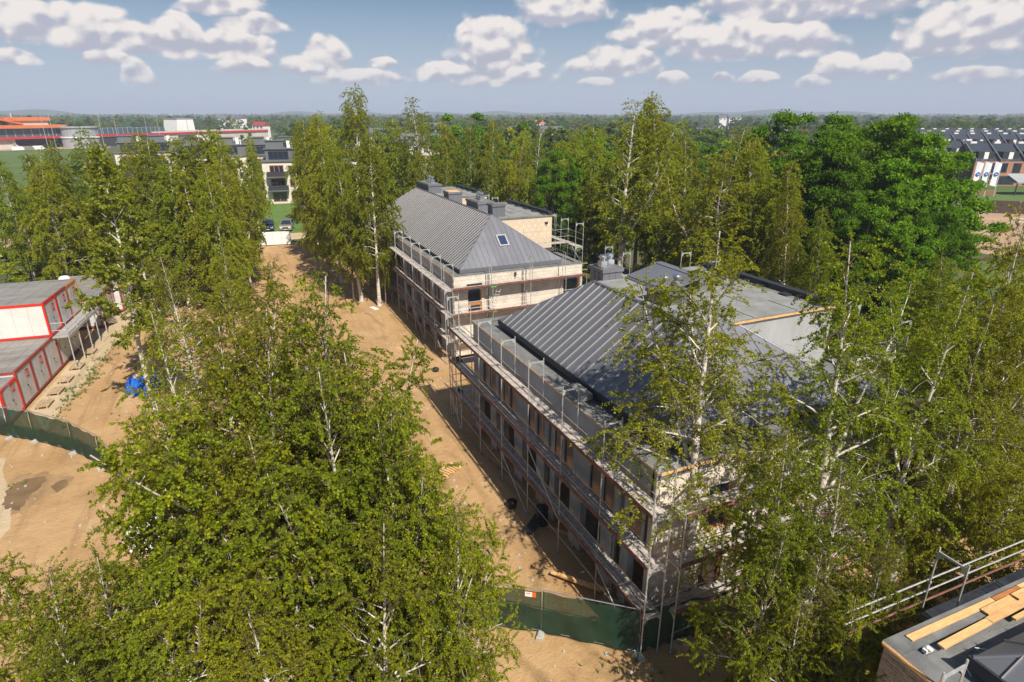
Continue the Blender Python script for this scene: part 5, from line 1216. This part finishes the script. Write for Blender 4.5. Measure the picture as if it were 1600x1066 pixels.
def birch(seed, h, spread, nprim, nleaf, lsize, m, crown0=0.22, droop=0.35, lean=0.03, forks=0, twigr=0.0042, aspect=0.78, rtrunk=0.011, hang=0.9, bare=0.0, limb=1.0, outer=0.0):
    rs = np.random.RandomState(seed); n = 18; z = np.linspace(0, h, n)
    ax = rs.uniform(-1, 1, 2); wob = np.cumsum(np.cumsum(rs.normal(size=(n, 2)), axis=0), axis=0)*h*0.0009
    tr = np.stack([lean*z*ax[0]+wob[:, 0], lean*z*ax[1]+wob[:, 1], z], 1); tr[:2, :2] *= 0.3
    rad = h*rtrunk*np.maximum(0.10, (1-z/h)**0.85); rad[0] *= 1.35
    lines = [(tr, rad, 8, 0)]; stems = [(tr, rad)]
    for k in range(forks):
        i0 = rs.randint(3, 8); a = rs.uniform(0, 6.28); Ls = (h-z[i0])*rs.uniform(.72, .95)
        c = curve(rs, tr[i0], (math.cos(a)*.42, math.sin(a)*.42, 1), Ls, 12, -0.05, 0.05); r = rad[i0]*.72*np.maximum(.12, 1-np.linspace(0, 1, 13))**0.8
        lines.append((c, r, 6, 0)); stems.append((c, r))
    secs = []; golden = 2.39996; a = rs.uniform(0, 6)
    tot = sum(len(s[0]) for s in stems)
    for si, (S, Rr) in enumerate(stems):
        kk = nprim if si == 0 else int(nprim*0.5)
        for k in range(kk):
            t = (k+rs.uniform(0, 1))/kk; lo = crown0 if si == 0 else 0.15; u = lo+(0.985-lo)*t
            f = u*(len(S)-1); i = min(int(f), len(S)-2); p = S[i]+(S[i+1]-S[i])*(f-i); r0 = (Rr[i]+(Rr[i+1]-Rr[i])*(f-i))
            L = spread*((1-t)**0.7*(0.45+0.55*min(1, t/0.22))+0.07)*rs.uniform(0.65, 1.2)*(1 if si == 0 else .7)
            a += golden+rs.uniform(-.4, .4); elv = R(24+42*t+rs.uniform(-10, 14))
            P_ = curve(rs, p, (math.cos(a)*math.cos(elv), math.sin(a)*math.cos(elv), math.sin(elv)), L*1.15, 8, droop*(1.1-.5*t), 0.045)
            rr = np.maximum(0.006, min(r0*0.62, 0.006+0.020*L*limb)*(1-np.linspace(0, 1, 9)*0.9)); kb = 3 if r0 < .05 else 5; lines.append((P_[:kb+1], rr[:kb+1], 5, 0)); lines.append((P_[kb:], rr[kb:], 4, 1))
            ns = int(2+L*2.6)
            for q in range(ns):
                v = 0.22+0.78*(q+rs.uniform(0, 1))/ns; g = v*8; j = min(int(g), 7); pp = P_[j]+(P_[j+1]-P_[j])*(g-j); dd = unit(P_[j+1]-P_[j])
                side = unit(np.cross(dd, rs.normal(size=3))); ang = rs.uniform(.6, 1.1)
                Ls = L*rs.uniform(.22, .46)*(1.15-.5*v)+.15
                s = curve(rs, pp, dd*math.cos(ang)+side*math.sin(ang), Ls, 5, droop*1.6, 0.10); secs.append(s)
                lines.append((s, np.linspace(max(.004, rr[j]*.45), .003, 6), 3, 1 if rr[j] < .02 else 0))
            secs.append(P_[4:])
    tw = []
    for s in secs:
        Ls = np.linalg.norm(s[-1]-s[0]); nt = max(1, int(1.5+Ls*4.0))
        for q in range(nt):
            v = rs.uniform(0.1, 1)*(len(s)-1); j = min(int(v), len(s)-2); p = s[j]+(s[j+1]-s[j])*(v-j); dd = unit(s[j+1]-s[j])
            d0 = dd+rs.normal(size=3)*.8
            c = curve(rs, p, d0, rs.uniform(.25, .5)+hang*rs.uniform(.05, .75)*min(1, spread/2.5), 4, 1.5*hang+.2, .12); tw.append(c)
            if twigr > 0: lines.append((c, np.linspace(twigr, twigr*.5, 5), 3, 1))
    tw = np.array(tw); ln = np.linalg.norm(np.diff(tw, axis=1), axis=2).sum(1)
    if outer > 0:
        cx_ = np.interp(tw[:, 2, 2], tr[:, 2], tr[:, 0]); cy_ = np.interp(tw[:, 2, 2], tr[:, 2], tr[:, 1]); rr2 = np.hypot(tw[:, 2, 0]-cx_, tw[:, 2, 1]-cy_)/spread; ln = ln*(0.12+np.minimum(1, rr2/outer))
    if bare > 0: keep = rs.rand(len(ln)) > bare; ln = ln*keep
    idx = rs.choice(len(tw), nleaf, p=ln/ln.sum()); u = rs.uniform(0.05, 1.0, nleaf)*4; j = np.minimum(u.astype(int), 3); fr = (u-j)[:, None]
    pos = tw[idx, j]*(1-fr)+tw[idx, j+1]*fr+rs.normal(size=(nleaf, 3))*0.022
    tone = np.clip(rs.beta(2.2, 2.4, nleaf)*0.75+rs.rand(len(tw))[idx]*0.25, 0, 1)
    cr = leaves(rs, pos, lsize, aspect, 'birch_crown', m, down=0.75, upn=0.35, rnd=tone)
    return tubes(lines, 'birch_trunk', [M['bark'], M['twig']]), cr

def broad(seed, h, rad, ncl, nleaf, lsize, m, base=0.12, bark='ownbark', flat=0.72, lump=1.0):
    """broad-leaved tree: limbs to many leafy boughs spread through a domed crown"""
    rs = np.random.RandomState(seed); zc = h*(base+(1-base)*0.45); rz = h*(1-base)*0.55
    C_ = []
    while len(C_) < ncl:
        d = unit(rs.normal(size=3)); q = rs.uniform(.35, 1.0)**.5
        p = np.array([d[0]*rad*q, d[1]*rad*q, zc+d[2]*rz*q*(0.98 if d[2] > 0 else .9)])
        bulge = 1+.18*math.sin(d[0]*5+seed)+.16*math.sin(d[1]*6+2*seed)+.12*math.sin(d[2]*7); p[:2] *= bulge
        if p[2] > h*base*.8: C_.append(p)
    C_ = np.array(C_); cr = rs.uniform(.55, 1.25, ncl)*rad*0.206*lump
    lines = []; n = 9; z = np.linspace(0, h*.55, n); tr = np.stack([np.cumsum(rs.normal(size=n)*.08), np.cumsum(rs.normal(size=n)*.08), z], 1)
    r0 = h*.022; lines.append((tr, np.linspace(r0*1.2, r0*.5, n), 9, 0))
    for i in range(0, ncl, 2):
        t = rs.uniform(.35, 1); k = min(n-1, int(t*(n-1))); p = tr[k]; mid = (p+C_[i])/2+np.array([0, 0, .08*h*rs.rand()-.03*h])
        tt = np.linspace(0, 1, 7)[:, None]; P_ = (1-tt)**2*p+2*tt*(1-tt)*mid+tt*tt*C_[i]; P_[1:-1] += rs.normal(size=(5, 3))*.08
        lines.append((P_, np.linspace(r0*.30, .02, 7), 5, 0))
    # leafy shoots inside each bough: leaves sit on shoots fanning up and out
    wv = cr**2; idx = rs.choice(ncl, nleaf, p=wv/wv.sum()); d = unit(rs.normal(size=(nleaf, 3))); d[:, 2] = np.abs(d[:, 2])*.9-.25
    sh = np.floor(rs.rand(nleaf)*14)                              # each bough breaks up into a dozen shoots
    key = (idx*14+sh).astype(int); sd = unit(np.random.RandomState(seed+5).normal(size=(ncl*14, 3))); sd[:, 2] = np.abs(sd[:, 2])*.8-.15
    t = rs.rand(nleaf)**.6
    pos = C_[idx]+sd[key]*(cr[idx]*t)[:, None]*np.array([1.15, 1.15, flat])+rs.normal(size=(nleaf, 3))*(cr[idx]*.16)[:, None]
    out = sd[key]*.9
    tone = np.clip(rs.beta(2, 2, nleaf)*.6+rs.rand(ncl*14)[key]*.4, 0, 1)
    crn = leaves(rs, pos, lsize, .72, 'broad_crown', m, down=.15, upn=.55, outc=out, rnd=tone)
    return tubes(lines, 'broad_trunk', [M[bark]]), crn

NEAR = [birch(11, 14.0, 3.3, 52, 62000, .074, M['birchleaf'], crown0=.16, droop=.30, hang=.65, forks=1, bare=.32, outer=.5),
        birch(12, 13.0, 3.1, 48, 58000, .074, M['birchleaf'], crown0=.14, droop=.26, hang=.55, forks=1, bare=.32, outer=.5),
        birch(13, 12.0, 3.0, 46, 54000, .075, M['birchleaf'], crown0=.12, droop=.30, hang=.6, bare=.32, outer=.5)]
AIRY = [birch(21, 14.5, 2.7, 34, 50000, .062, M['birchleaf'], crown0=.24, droop=.34, hang=1.0, forks=2, bare=.25, limb=1.3),
        birch(22, 14.0, 2.6, 30, 46000, .062, M['birchleaf'], crown0=.26, droop=.36, hang=1.05, forks=1, bare=.25, limb=1.3)]
MID = [birch(31, 17.0, 2.7, 50, 46000, .150, M['farbirch'], crown0=.20, droop=.42, hang=1.3, twigr=0, aspect=.6, rtrunk=.0125, outer=.6),
       birch(32, 18.0, 2.5, 52, 46000, .150, M['farbirch'], crown0=.22, droop=.48, hang=1.4, twigr=0, aspect=.6, rtrunk=.0125, outer=.6, forks=1),
       birch(33, 16.0, 2.8, 48, 42000, .150, M['farbirch'], crown0=.18, droop=.40, hang=1.2, twigr=0, aspect=.6, rtrunk=.0125, outer=.6, forks=1),
       birch(34, 17.0, 2.4, 40, 22000, .145, M['farbirch'], crown0=.30, droop=.36, hang=1.2, twigr=0, aspect=.6, rtrunk=.0125, outer=.6, forks=2, bare=.3, limb=1.3),
       birch(35, 16.0, 3.0, 54, 50000, .155, M['farbirch'], crown0=.12, droop=.46, hang=1.5, twigr=0, aspect=.6, rtrunk=.0125, outer=.6)]
LIME = [birch(41, 16.0, 2.7, 34, 15000, .18, M['limeleaf'], crown0=.30, droop=.05, hang=.3, twigr=0, aspect=.85)]
OAK = [broad(51, 17.5, 6.6, 230, 110000, .21, M['oakleaf'], base=.06, lump=.72), broad(52, 16.0, 5.6, 190, 90000, .21, M['oakleaf'], base=.06, lump=.72)]
BUSH = [broad(61, 3.2, 1.7, 26, 7000, .12, M['farbirch'], base=.02), broad(62, 4.5, 2.3, 30, 9000, .14, M['farleaf'], base=.02)]
WOODT = [broad(71, 13.0, 4.2, 46, 9000, .42, M['farleaf'], base=.05), broad(72, 12.0, 4.6, 46, 9000, .42, M['farleaf'], base=.05), broad(73, 14.0, 3.8, 42, 8000, .42, M['oakleaf'], base=.05)]
KH = {'near': (NEAR, [14, 13, 12]), 'airy': (AIRY, [14.5, 14]), 'mid': (MID, [17, 18, 16, 17, 16]), 'lime': (LIME, [16]), 'oak': (OAK, [17.5, 16]), 'bush': (BUSH, [3.2, 4.5]), 'wood': (WOODT, [13, 12, 14])}
import zlib
trs = random.Random(99)
def turn(label, x): return (zlib.crc32(label.encode())+int(x*100)) % 628/100.0
def tree(kind, i, x, y, h, label, group=None, wide=1.0, rz=None, name=None, tilt=(0, 0)):
    pro, hs = KH[kind]; i %= len(pro); s = h/hs[i]
    nm = name or {'oak': 'oak_tree', 'bush': 'bush', 'wood': 'broadleaf_tree', 'lime': 'poplar_tree'}.get(kind, 'birch_tree')
    t = thing(nm, label, 'bush' if kind == 'bush' else 'tree', (x, y, 0), turn(label, x) if rz is None else rz, group)
    t.rotation_euler = (tilt[0], tilt[1], t.rotation_euler.z)
    tr, cr = pro[i]
    link('trunk', tr, t, None, None, (s*wide, s*wide, s)); link('crown', cr, t, None, None, (s*wide, s*wide, s)); return t
def by_top(px, py, h): return at(px, py, h)[:2]

# foreground, left
FG = [('near', 0, *by_top(440, 425, 14.2), 14.2, 1.05, 'tallest birch of the leafy foreground clump, its top reaching the sandy road'),
      ('near', 1, *by_top(335, 520, 13.0), 13.0, 1.0, 'foreground birch on the left of the clump, in front of the blue tarpaulin'),
      ('near', 2, *by_top(590, 560, 12.2), 12.2, 1.0, 'foreground birch whose bare white stem shows above the clump\'s middle'),
      ('near', 0, *by_top(205, 715, 10.4), 10.4, 1.0, 'foreground birch overhanging the end of the green fence, left side'),
      ('near', 1, *by_top(712, 790, 9.2), 9.2, .8, 'foreground birch on the right of the clump, beside the wooden pallet'),
      ('near', 2, *by_top(450, 690, 11.0), 11.0, 1.1, 'foreground birch with forked white stems, middle of the clump'),
      ('near', 0, *by_top(250, 880, 8.2), 8.2, 1.1, 'nearest birch at the lower left, large leaves in front of the white sheet'),
      ('near', 1, *by_top(60, 900, 8.6), 8.6, 1.0, 'birch cut by the lower left corner of the photo'),
      ('near', 2, *by_top(560, 850, 9.2), 9.2, 1.05, 'foreground birch at the bottom middle, right of the forked stems'),
      ('near', 1, *by_top(400, 930, 8.0), 8.0, 1.1, 'lowest foreground birch, at the bottom edge below the forked stems'),
      ]
for i, (k, pi, x, y, h, wd, lab) in enumerate(FG): tree(k, pi, x, y, h, lab, 'birches of the foreground clump', wd)
for (k, pi, px, py, h, wd, lab) in (('near', 1, 385, 470, 13.6, 1.0, 'foreground birch just left of the tallest, before the lorry'), ('near', 2, 305, 600, 12.0, 1.0, 'foreground birch between the blue tarpaulin and the tallest of the clump'),
        ('near', 1, 500, 560, 12.6, .95, 'foreground birch right of the tallest, at the edge of the sandy road'), ('near', 2, 640, 660, 11.0, .9, 'foreground birch leaning over the sand left of the pallet'), ('near', 0, 350, 760, 10.2, 1.1, 'foreground birch in the heart of the clump, above the white sheet'), ('near', 0, 522, 492, 13.2, .95, 'foreground birch leaning into the sandy road, right of the tallest'), ('near', 1, 592, 600, 11.8, .8, 'foreground birch at the right edge of the clump, nearest the scaffold shade'), ('near', 0, 268, 492, 12.4, .85, 'foreground birch between the yellow-green poplar and the tallest birch'), ('near', 2, 185, 655, 11.0, .75, 'thin-crowned birch at the left side of the clump, over the fence end'), ('near', 2, 30, 850, 8.4, .9, 'birch at the left edge of the photo above its lower corner'), ('near', 0, 130, 850, 8.6, 1.0, 'leafy birch at lower left, before the white sheet'), ('near', 2, 140, 960, 7.8, 1.1, 'nearest leafy birch along the bottom edge at left')):
    x, y = by_top(px, py, h); tree(k, pi, x, y, h, lab, 'birches of the foreground clump', wd)
for (pi, px, py, d, wd, lab) in ((0, 275, 398, 40, 1.1, 'leafy birch beyond the blue tarpaulin, left of the lorry'), (1, 345, 392, 42, 1.1, 'leafy birch whose crown half hides the white lorry'), (2, 402, 415, 36, 1.0, 'leafy birch at the left edge of the sandy road')):
    x, y, h = by_dist(px, py, d); tree('near', pi, x, y, h, lab, 'leafy birches left of the sandy road', wd)
# foreground, right
R1 = 2.6
FR_ = [('airy', 0, 13.0, 13.4, 14.6, 1.4, 'airy white-stemmed birch standing at the fence corner before the dark roof'),
       ('airy', 1, 17.0, 11.7, 14.6, 1.15, 'airy birch second from the fence corner, before the hip of the dark roof'),
       ('airy', 1, 20.2, 11.3, 13.6, 1.0, 'airy birch in front of the white block gable'),
       ('airy', 0, 22.4, 12.0, 13.8, 1.1, 'airy birch whose twigs veil the right end of the block gable'),
       ('airy', 0, 24.0, 11.6, 15.0, 1.0, 'birch with two long bare white stems right of the white block gable'),
       ('near', 2, *by_top(1205, 800, 8.2), 8.2, .85, 'low birch over the loose netting, right of the fence corner'),
       ('near', 1, *by_top(1330, 720, 9.8), 9.8, .9, 'dense foreground birch left of the felt roof corner'),
       ('near', 0, *by_top(1270, 880, 7.6), 7.6, .9, 'dense birch at the bottom edge, touching the brick corner'),
              ('near', 2, *by_top(1245, 700, 9.6), 9.6, .85, 'leafy birch hiding the middle of the block gable'), ('near', 1, *by_top(1390, 850, 7.9), 7.9, .8, 'leafy birch touching the left end of the pale guard rails'),
       ('near', 2, *by_top(1365, 930, 7.0), 7.0, .85, 'low leafy birch hugging the brick corner of the felt roof'), ('near', 0, *by_top(1250, 960, 6.4), 6.4, .9, 'lowest birch at the bottom edge right of the yellow post'), ('mid', 1, *by_dist(1500, 400, 46), 1.2, 'tall dense birch right of the scaffold tower, before the oaks'), ('mid', 4, *by_dist(1545, 480, 34), 1.2, 'broad drooping birch above the right edge of the felt roof'), ('mid', 4, *by_dist(1470, 640, 27), 1.1, 'dark drooping birch behind the pale guard rails'), ('mid', 2, *by_dist(1560, 720, 22), 1.1, 'drooping birch at the right edge, close behind the pale rails'),
       ('mid', 0, *by_dist(1590, 420, 40), 1.1, 'birch cut by the right edge, below the paddock'),
       ('mid', 4, *by_dist(1560, 560, 30), 1.2, 'dense drooping birch at the right edge above the white scaffold rails'),
       ('mid', 2, *by_dist(1470, 490, 38), 1.1, 'birch between the scaffold tower and the right edge'),
       ('mid', 4, *by_dist(1420, 560, 34), 1.0, 'low dense birch just beyond the white block gable'),
       ('mid', 2, *by_dist(1600, 640, 28), 1.2, 'birch with a thick grey stem at the right edge beside the felt roof')]
for i, (k, pi, x, y, h, wd, lab) in enumerate(FR_): tree(k, pi, x, y, h, lab, 'birches around the near end of the site', wd, R1 if i == 0 else None)

# middle distance: each tree by where its top shows and how far off it stands
ORD = ['leftmost', 'second', 'third', 'fourth', 'fifth', 'sixth', 'seventh', 'eighth', 'ninth', 'tenth', 'eleventh', 'twelfth', 'thirteenth', 'fourteenth', 'fifteenth', 'sixteenth']
def belt(rows, where, group):
    rows = sorted(rows, key=lambda r: r[2])
    for i, r in enumerate(rows):
        kind, pi, px, py, d = r[:5]; wd = r[5] if len(r) > 5 else 1.0; x, y, h = by_dist(px, py, d)
        k = {'mid': 'birch', 'oak': 'broad oak', 'wood': 'dark round tree'}[kind]
        tree(kind, pi, x, y, h, '%s %s%s %s' % (ORD[i], k, ' from the left' if i else '', where), group, wd)
belt([('mid', 0, 2, 248, 84, 1.1), ('mid', 3, 46, 236, 88, 1.1), ('mid', 2, 78, 224, 86, 1.1), ('mid', 1, 124, 200, 88, 1.2), ('mid', 4, 152, 232, 82), ('mid', 0, 384, 214, 104, .8), ('mid', 2, 195, 226, 80), ('mid', 1, 230, 206, 78, 1.2), ('mid', 0, 262, 214, 74, 1.2), ('mid', 4, 296, 208, 74, 1.2), ('mid', 0, 340, 204, 72, 1.25), ('mid', 2, 358, 222, 70, .8), ('mid', 0, 212, 216, 68, 1.2), ('mid', 4, 60, 255, 78, 1.2)], 'in the belt behind the site cabins', 'birches behind the cabins')
belt([('mid', 4, 25, 290, 92), ('mid', 2, 95, 275, 94), ('mid', 4, 172, 268, 90), ('mid', 4, 255, 262, 66, 1.2), ('mid', 2, 318, 250, 64, 1.2), ('mid', 4, 330, 262, 62, .9)], 'of the shorter ones behind the cabin roofs', 'shorter birches behind the cabins')
tree('lime', 0, -6.4, 41.0, 16.2, 'tall thin poplar with yellow-green leaves standing by the blue tarpaulin', None, 1.0)
x, y, h = by_dist(200, 290, 58); tree('lime', 0, x, y, h, 'shorter yellow-green poplar behind the cabin roofs', None, 1.1)
belt([('mid', 1, 474, 188, 82, .95), ('mid', 0, 460, 186, 112, .8), ('mid', 4, 488, 180, 84, 1.1), ('mid', 0, 510, 200, 70, 1.0), ('mid', 1, 542, 215, 62, .95), ('mid', 0, 572, 208, 60, .95), ('mid', 4, 588, 262, 61, .5)], 'in the group left of the farther building', 'birches left of the farther building')
belt([('mid', 4, 486, 300, 84, .7), ('mid', 4, 508, 310, 76, .7), ('mid', 2, 540, 330, 63, .8)], 'of the low ones left of the farther building', 'lower birches left of the farther building')
for (kind, pi, px, yt, d, wd, lab) in (('mid', 4, 548, 138, 96, 1.0, 'dark bushy-topped tree rising over the horizon behind the left birch group'), ('mid', 3, 660, 152, 92, 1.1, 'tall thin birch rising over the horizon behind the farther roof'), ('mid', 0, 622, 186, 96, 1.1, 'dense birch left of the tall thin one behind the farther roof'),
     ('mid', 1, 1052, 148, 68, 1.25, 'tallest dense birch right of the farther building, over the horizon'), ('mid', 0, 1010, 155, 70, 1.1, 'dense birch left of the tallest one, over the horizon'), ('mid', 3, 985, 158, 62, 1.3, 'bare-topped birch with a straight white stem before the two tallest')):
    x, y, h = by_dist(px, yt, d); tree(kind, pi, x, y, h, lab, None, wd)
belt([('mid', 0, 700, 194, 94, 1.1), ('mid', 2, 735, 198, 92, 1.1), ('mid', 0, 765, 188, 90, 1.1), ('mid', 1, 800, 202, 86, 1.1), ('mid', 3, 835, 200, 82, 1.1), ('mid', 2, 905, 205, 78, 1.1), ('mid', 0, 940, 200, 74, 1.2)], 'in the row behind the farther building', 'birches behind the farther building')
belt([('mid', 1, 1090, 206, 66, 1.2), ('mid', 3, 1128, 198, 58, 1.4), ('mid', 0, 1170, 214, 60, 1.2), ('mid', 2, 1205, 226, 58, 1.2), ('mid', 1, 1262, 268, 50, .9), ('mid', 1, 1302, 322, 47, .8)], 'in the row behind the nearer building', 'birches behind the nearer building')
belt([('mid', 4, 650, 235, 90), ('mid', 2, 690, 240, 90), ('mid', 4, 760, 240, 88), ('mid', 4, 822, 262, 80), ('mid', 4, 925, 275, 72), ('mid', 2, 962, 290, 68), ('mid', 4, 1040, 290, 64), ('mid', 4, 1085, 300, 62), ('mid', 4, 1150, 310, 58), ('mid', 4, 1215, 320, 56)], 'of the low fill behind both buildings', 'lower birches behind the buildings')
for (i, px, py, d, wd, lab) in ((0, 1375, 170, 68, 1.1, 'biggest deep green oak, middle of the great mass at right'), (1, 1258, 174, 72, 1.05, 'deep green oak at the left end of the great mass'), (1, 1450, 205, 66, 1.05, 'deep green oak at the right end of the great mass'), (0, 1312, 205, 64, .95, 'oak between the left and the biggest one'),
     (1, 1405, 285, 58, .9, 'lower oak in front of the biggest one'), (1, 1345, 300, 56, .75, 'lowest oak of the mass, beside the scaffold tower'), (1, 880, 234, 74, .68, 'round deep green oak behind the cream dormers'), (0, 1470, 315, 60, .7, 'oak low at the right end of the mass, before the flags')):
    x, y, h = by_dist(px, py, d); tree('oak', i, x, y, h, lab, 'deep green oaks', wd)
for i, (px, py, d, lab) in enumerate(((705, 182, 150, 'dark green round tree behind the birches, left of the middle'), (745, 180, 155, 'dark green round tree beside its twin over the farther roof'), (815, 196, 140, 'dark round tree behind the round oak'), (1105, 232, 100, 'bright round tree behind the row at the middle right'), (335, 192, 380, 'round bright tree before the long red-striped wing'), (385, 200, 300, 'second round tree before the long red-striped wing'))):
    x, y, h = by_dist(px, py, d); tree('wood', 2, x, y, h, lab, None, 1.0)
# undergrowth in the belts
for i in range(46):
    if i < 16: x, y = trs.uniform(-34, -16), trs.uniform(70, 100)
    elif i < 26: x, y = trs.uniform(27, 45), trs.uniform(34, 80)
    elif i < 36: x, y = trs.uniform(28, 44), trs.uniform(8, 34)
    else: x, y = trs.uniform(-9, 1), trs.uniform(76, 96)
    tree('bush', i, x, y, trs.uniform(2.5, 5), ('leafy bush in the undergrowth behind the cabins', 'leafy bush under the trees beyond the buildings', 'leafy bush under the right-hand birches', 'leafy bush beside the sandy road near the gate')[0 if i < 16 else 1 if i < 26 else 2 if i < 36 else 3], ('undergrowth behind the cabins', 'undergrowth beyond the buildings', 'undergrowth at the right', 'bushes by the road')[0 if i < 16 else 1 if i < 26 else 2 if i < 36 else 3], 1.2)

# far wood: one mass to the horizon
HID = bpy.data.collections.new('wood_kinds')
for k, (tr, cr) in enumerate([broad(81, 11.5, 4.4, 36, 3200, .62, M['farleaf'], base=.02), broad(82, 12.5, 4.8, 36, 3200, .65, M['farleaf'], base=.02), broad(83, 11.0, 4.8, 36, 3000, .65, M['oakleaf'], base=.02), broad(84, 13.0, 3.4, 30, 2600, .60, M['farbirch'], base=.02)]):
    o = bpy.data.objects.new('wood_tree', cr); HID.objects.link(o)
wr = np.random.RandomState(17); pts = []
def clear(x, y):
    d = math.hypot(x, y); a = math.degrees(math.atan2(x, y)-YAW); px = 800+955/math.cos(PITCH)*math.tan(math.radians(max(-80, min(80, a))))
    if px < 430 and d < 560 and px > -400: return True            # racecourse
    if px > 1420 and px < 2200 and d < 470: return True            # terraces and paddock
    if px > 1150 and px < 1230 and d < 360 and d > 300: return True
    if 640 < px < 700 and d < 215: return True
    return False
for ring, n in (((105, 260), 420), ((260, 600), 1100), ((600, 1300), 2200), ((1300, 3200), 4200)):
    k = 0
    while k < n:
        d = math.sqrt(wr.uniform(ring[0]**2, ring[1]**2)); a = YAW+wr.uniform(-.95, .95); x, y = d*math.sin(a), d*math.cos(a); k += 1
        if clear(x, y): continue
        # glades and gaps between the stands
        if math.sin(x*.011+1.3)*math.sin(y*.013+.4)+.35*math.sin(x*.05)*math.sin(y*.043) > .42 and d > 300: continue
        s = wr.uniform(.75, 1.2)*(1+.25*min(1, d/2500)); pts.append((x, y, s))
pts = np.array(pts)
me = bpy.data.meshes.new('far_wood'); me.vertices.add(len(pts)); co = pts.copy(); co[:, 2] = 0; me.vertices.foreach_set('co', co.astype(np.float32).ravel())
a = me.attributes.new('size', 'FLOAT', 'POINT'); a.data.foreach_set('value', pts[:, 2].astype(np.float32)); me.update()
wood = tag(link('far_wood', me), kind='stuff')
ng = bpy.data.node_groups.new('scatter_wood', 'GeometryNodeTree'); ng.interface.new_socket('Geometry', in_out='INPUT', socket_type='NodeSocketGeometry'); ng.interface.new_socket('Geometry', in_out='OUTPUT', socket_type='NodeSocketGeometry')
gi = ng.nodes.new('NodeGroupInput'); go = ng.nodes.new('NodeGroupOutput'); ip = ng.nodes.new('GeometryNodeInstanceOnPoints'); ci = ng.nodes.new('GeometryNodeCollectionInfo')
ci.inputs['Collection'].default_value = HID; ci.inputs['Separate Children'].default_value = True; ci.inputs['Reset Children'].default_value = True
ip.inputs['Pick Instance'].default_value = True
rv = ng.nodes.new('FunctionNodeRandomValue'); rv.data_type = 'INT'; rv.inputs['Min'].default_value = 0; rv.inputs['Max'].default_value = 3
rr_ = ng.nodes.new('FunctionNodeRandomValue'); rr_.data_type = 'FLOAT_VECTOR'; rr_.inputs[0].default_value = (0, 0, 0); rr_.inputs[1].default_value = (0, 0, 6.28)
na = ng.nodes.new('GeometryNodeInputNamedAttribute'); na.data_type = 'FLOAT'; na.inputs['Name'].default_value = 'size'
L_ = ng.links.new
L_(gi.outputs[0], ip.inputs['Points']); L_(ci.outputs[0], ip.inputs['Instance'])
L_([o for o in rv.outputs if o.type == 'INT'][0], ip.inputs['Instance Index']); L_(rr_.outputs[0], ip.inputs['Rotation']); L_(na.outputs[0], ip.inputs['Scale']); L_(ip.outputs[0], go.inputs[0])
wood.modifiers.new('scatter', 'NODES').node_group = ng
# low far hills on the skyline
rsH = np.random.RandomState(3)
mb = MB(); n = 160
for i in range(n+1):
    a = YAW-1.15+2.3*i/n; d = 3600; hh = 22+16*math.sin(i*.21+1)*math.sin(i*.047)+7*math.sin(i*.9)+rsH.uniform(-1.5, 1.5)
    for (dd, z) in ((d, -1), (d+150, hh*.75), (d+500, hh), (d+1200, hh*.6)): mb.v.append((dd*math.sin(a), dd*math.cos(a), z))
for i in range(n):
    for j in range(3): k = i*4+j; mb.f.append((k, k+4, k+5, k+1)); mb.m.append(0)
M['hill'] = mat('far_wooded_hill', (0.05, 0.08, 0.025), .95, var=.3, vscale=.012)
tag(mb.build('hills', M['hill'], None, True), kind='structure')

# ------------------------------------------------------------------ air
HAZE = 0.00032
if HAZE > 0:
    hm = bpy.data.materials.new('haze'); hm.use_nodes = True; ht = hm.node_tree; ht.nodes.clear()
    pv = ht.nodes.new('ShaderNodeVolumePrincipled'); pv.inputs['Color'].default_value = (0.72, 0.82, 1.0, 1); pv.inputs['Density'].default_value = HAZE; pv.inputs['Anisotropy'].default_value = 0.0
    ho = ht.nodes.new('ShaderNodeOutputMaterial'); ht.links.new(pv.outputs[0], ho.inputs['Volume'])
    mb = MB(); mb.box(-7200, -7200, -1, 7200, 7200, 62); tag(mb.build('haze', hm), kind='stuff')
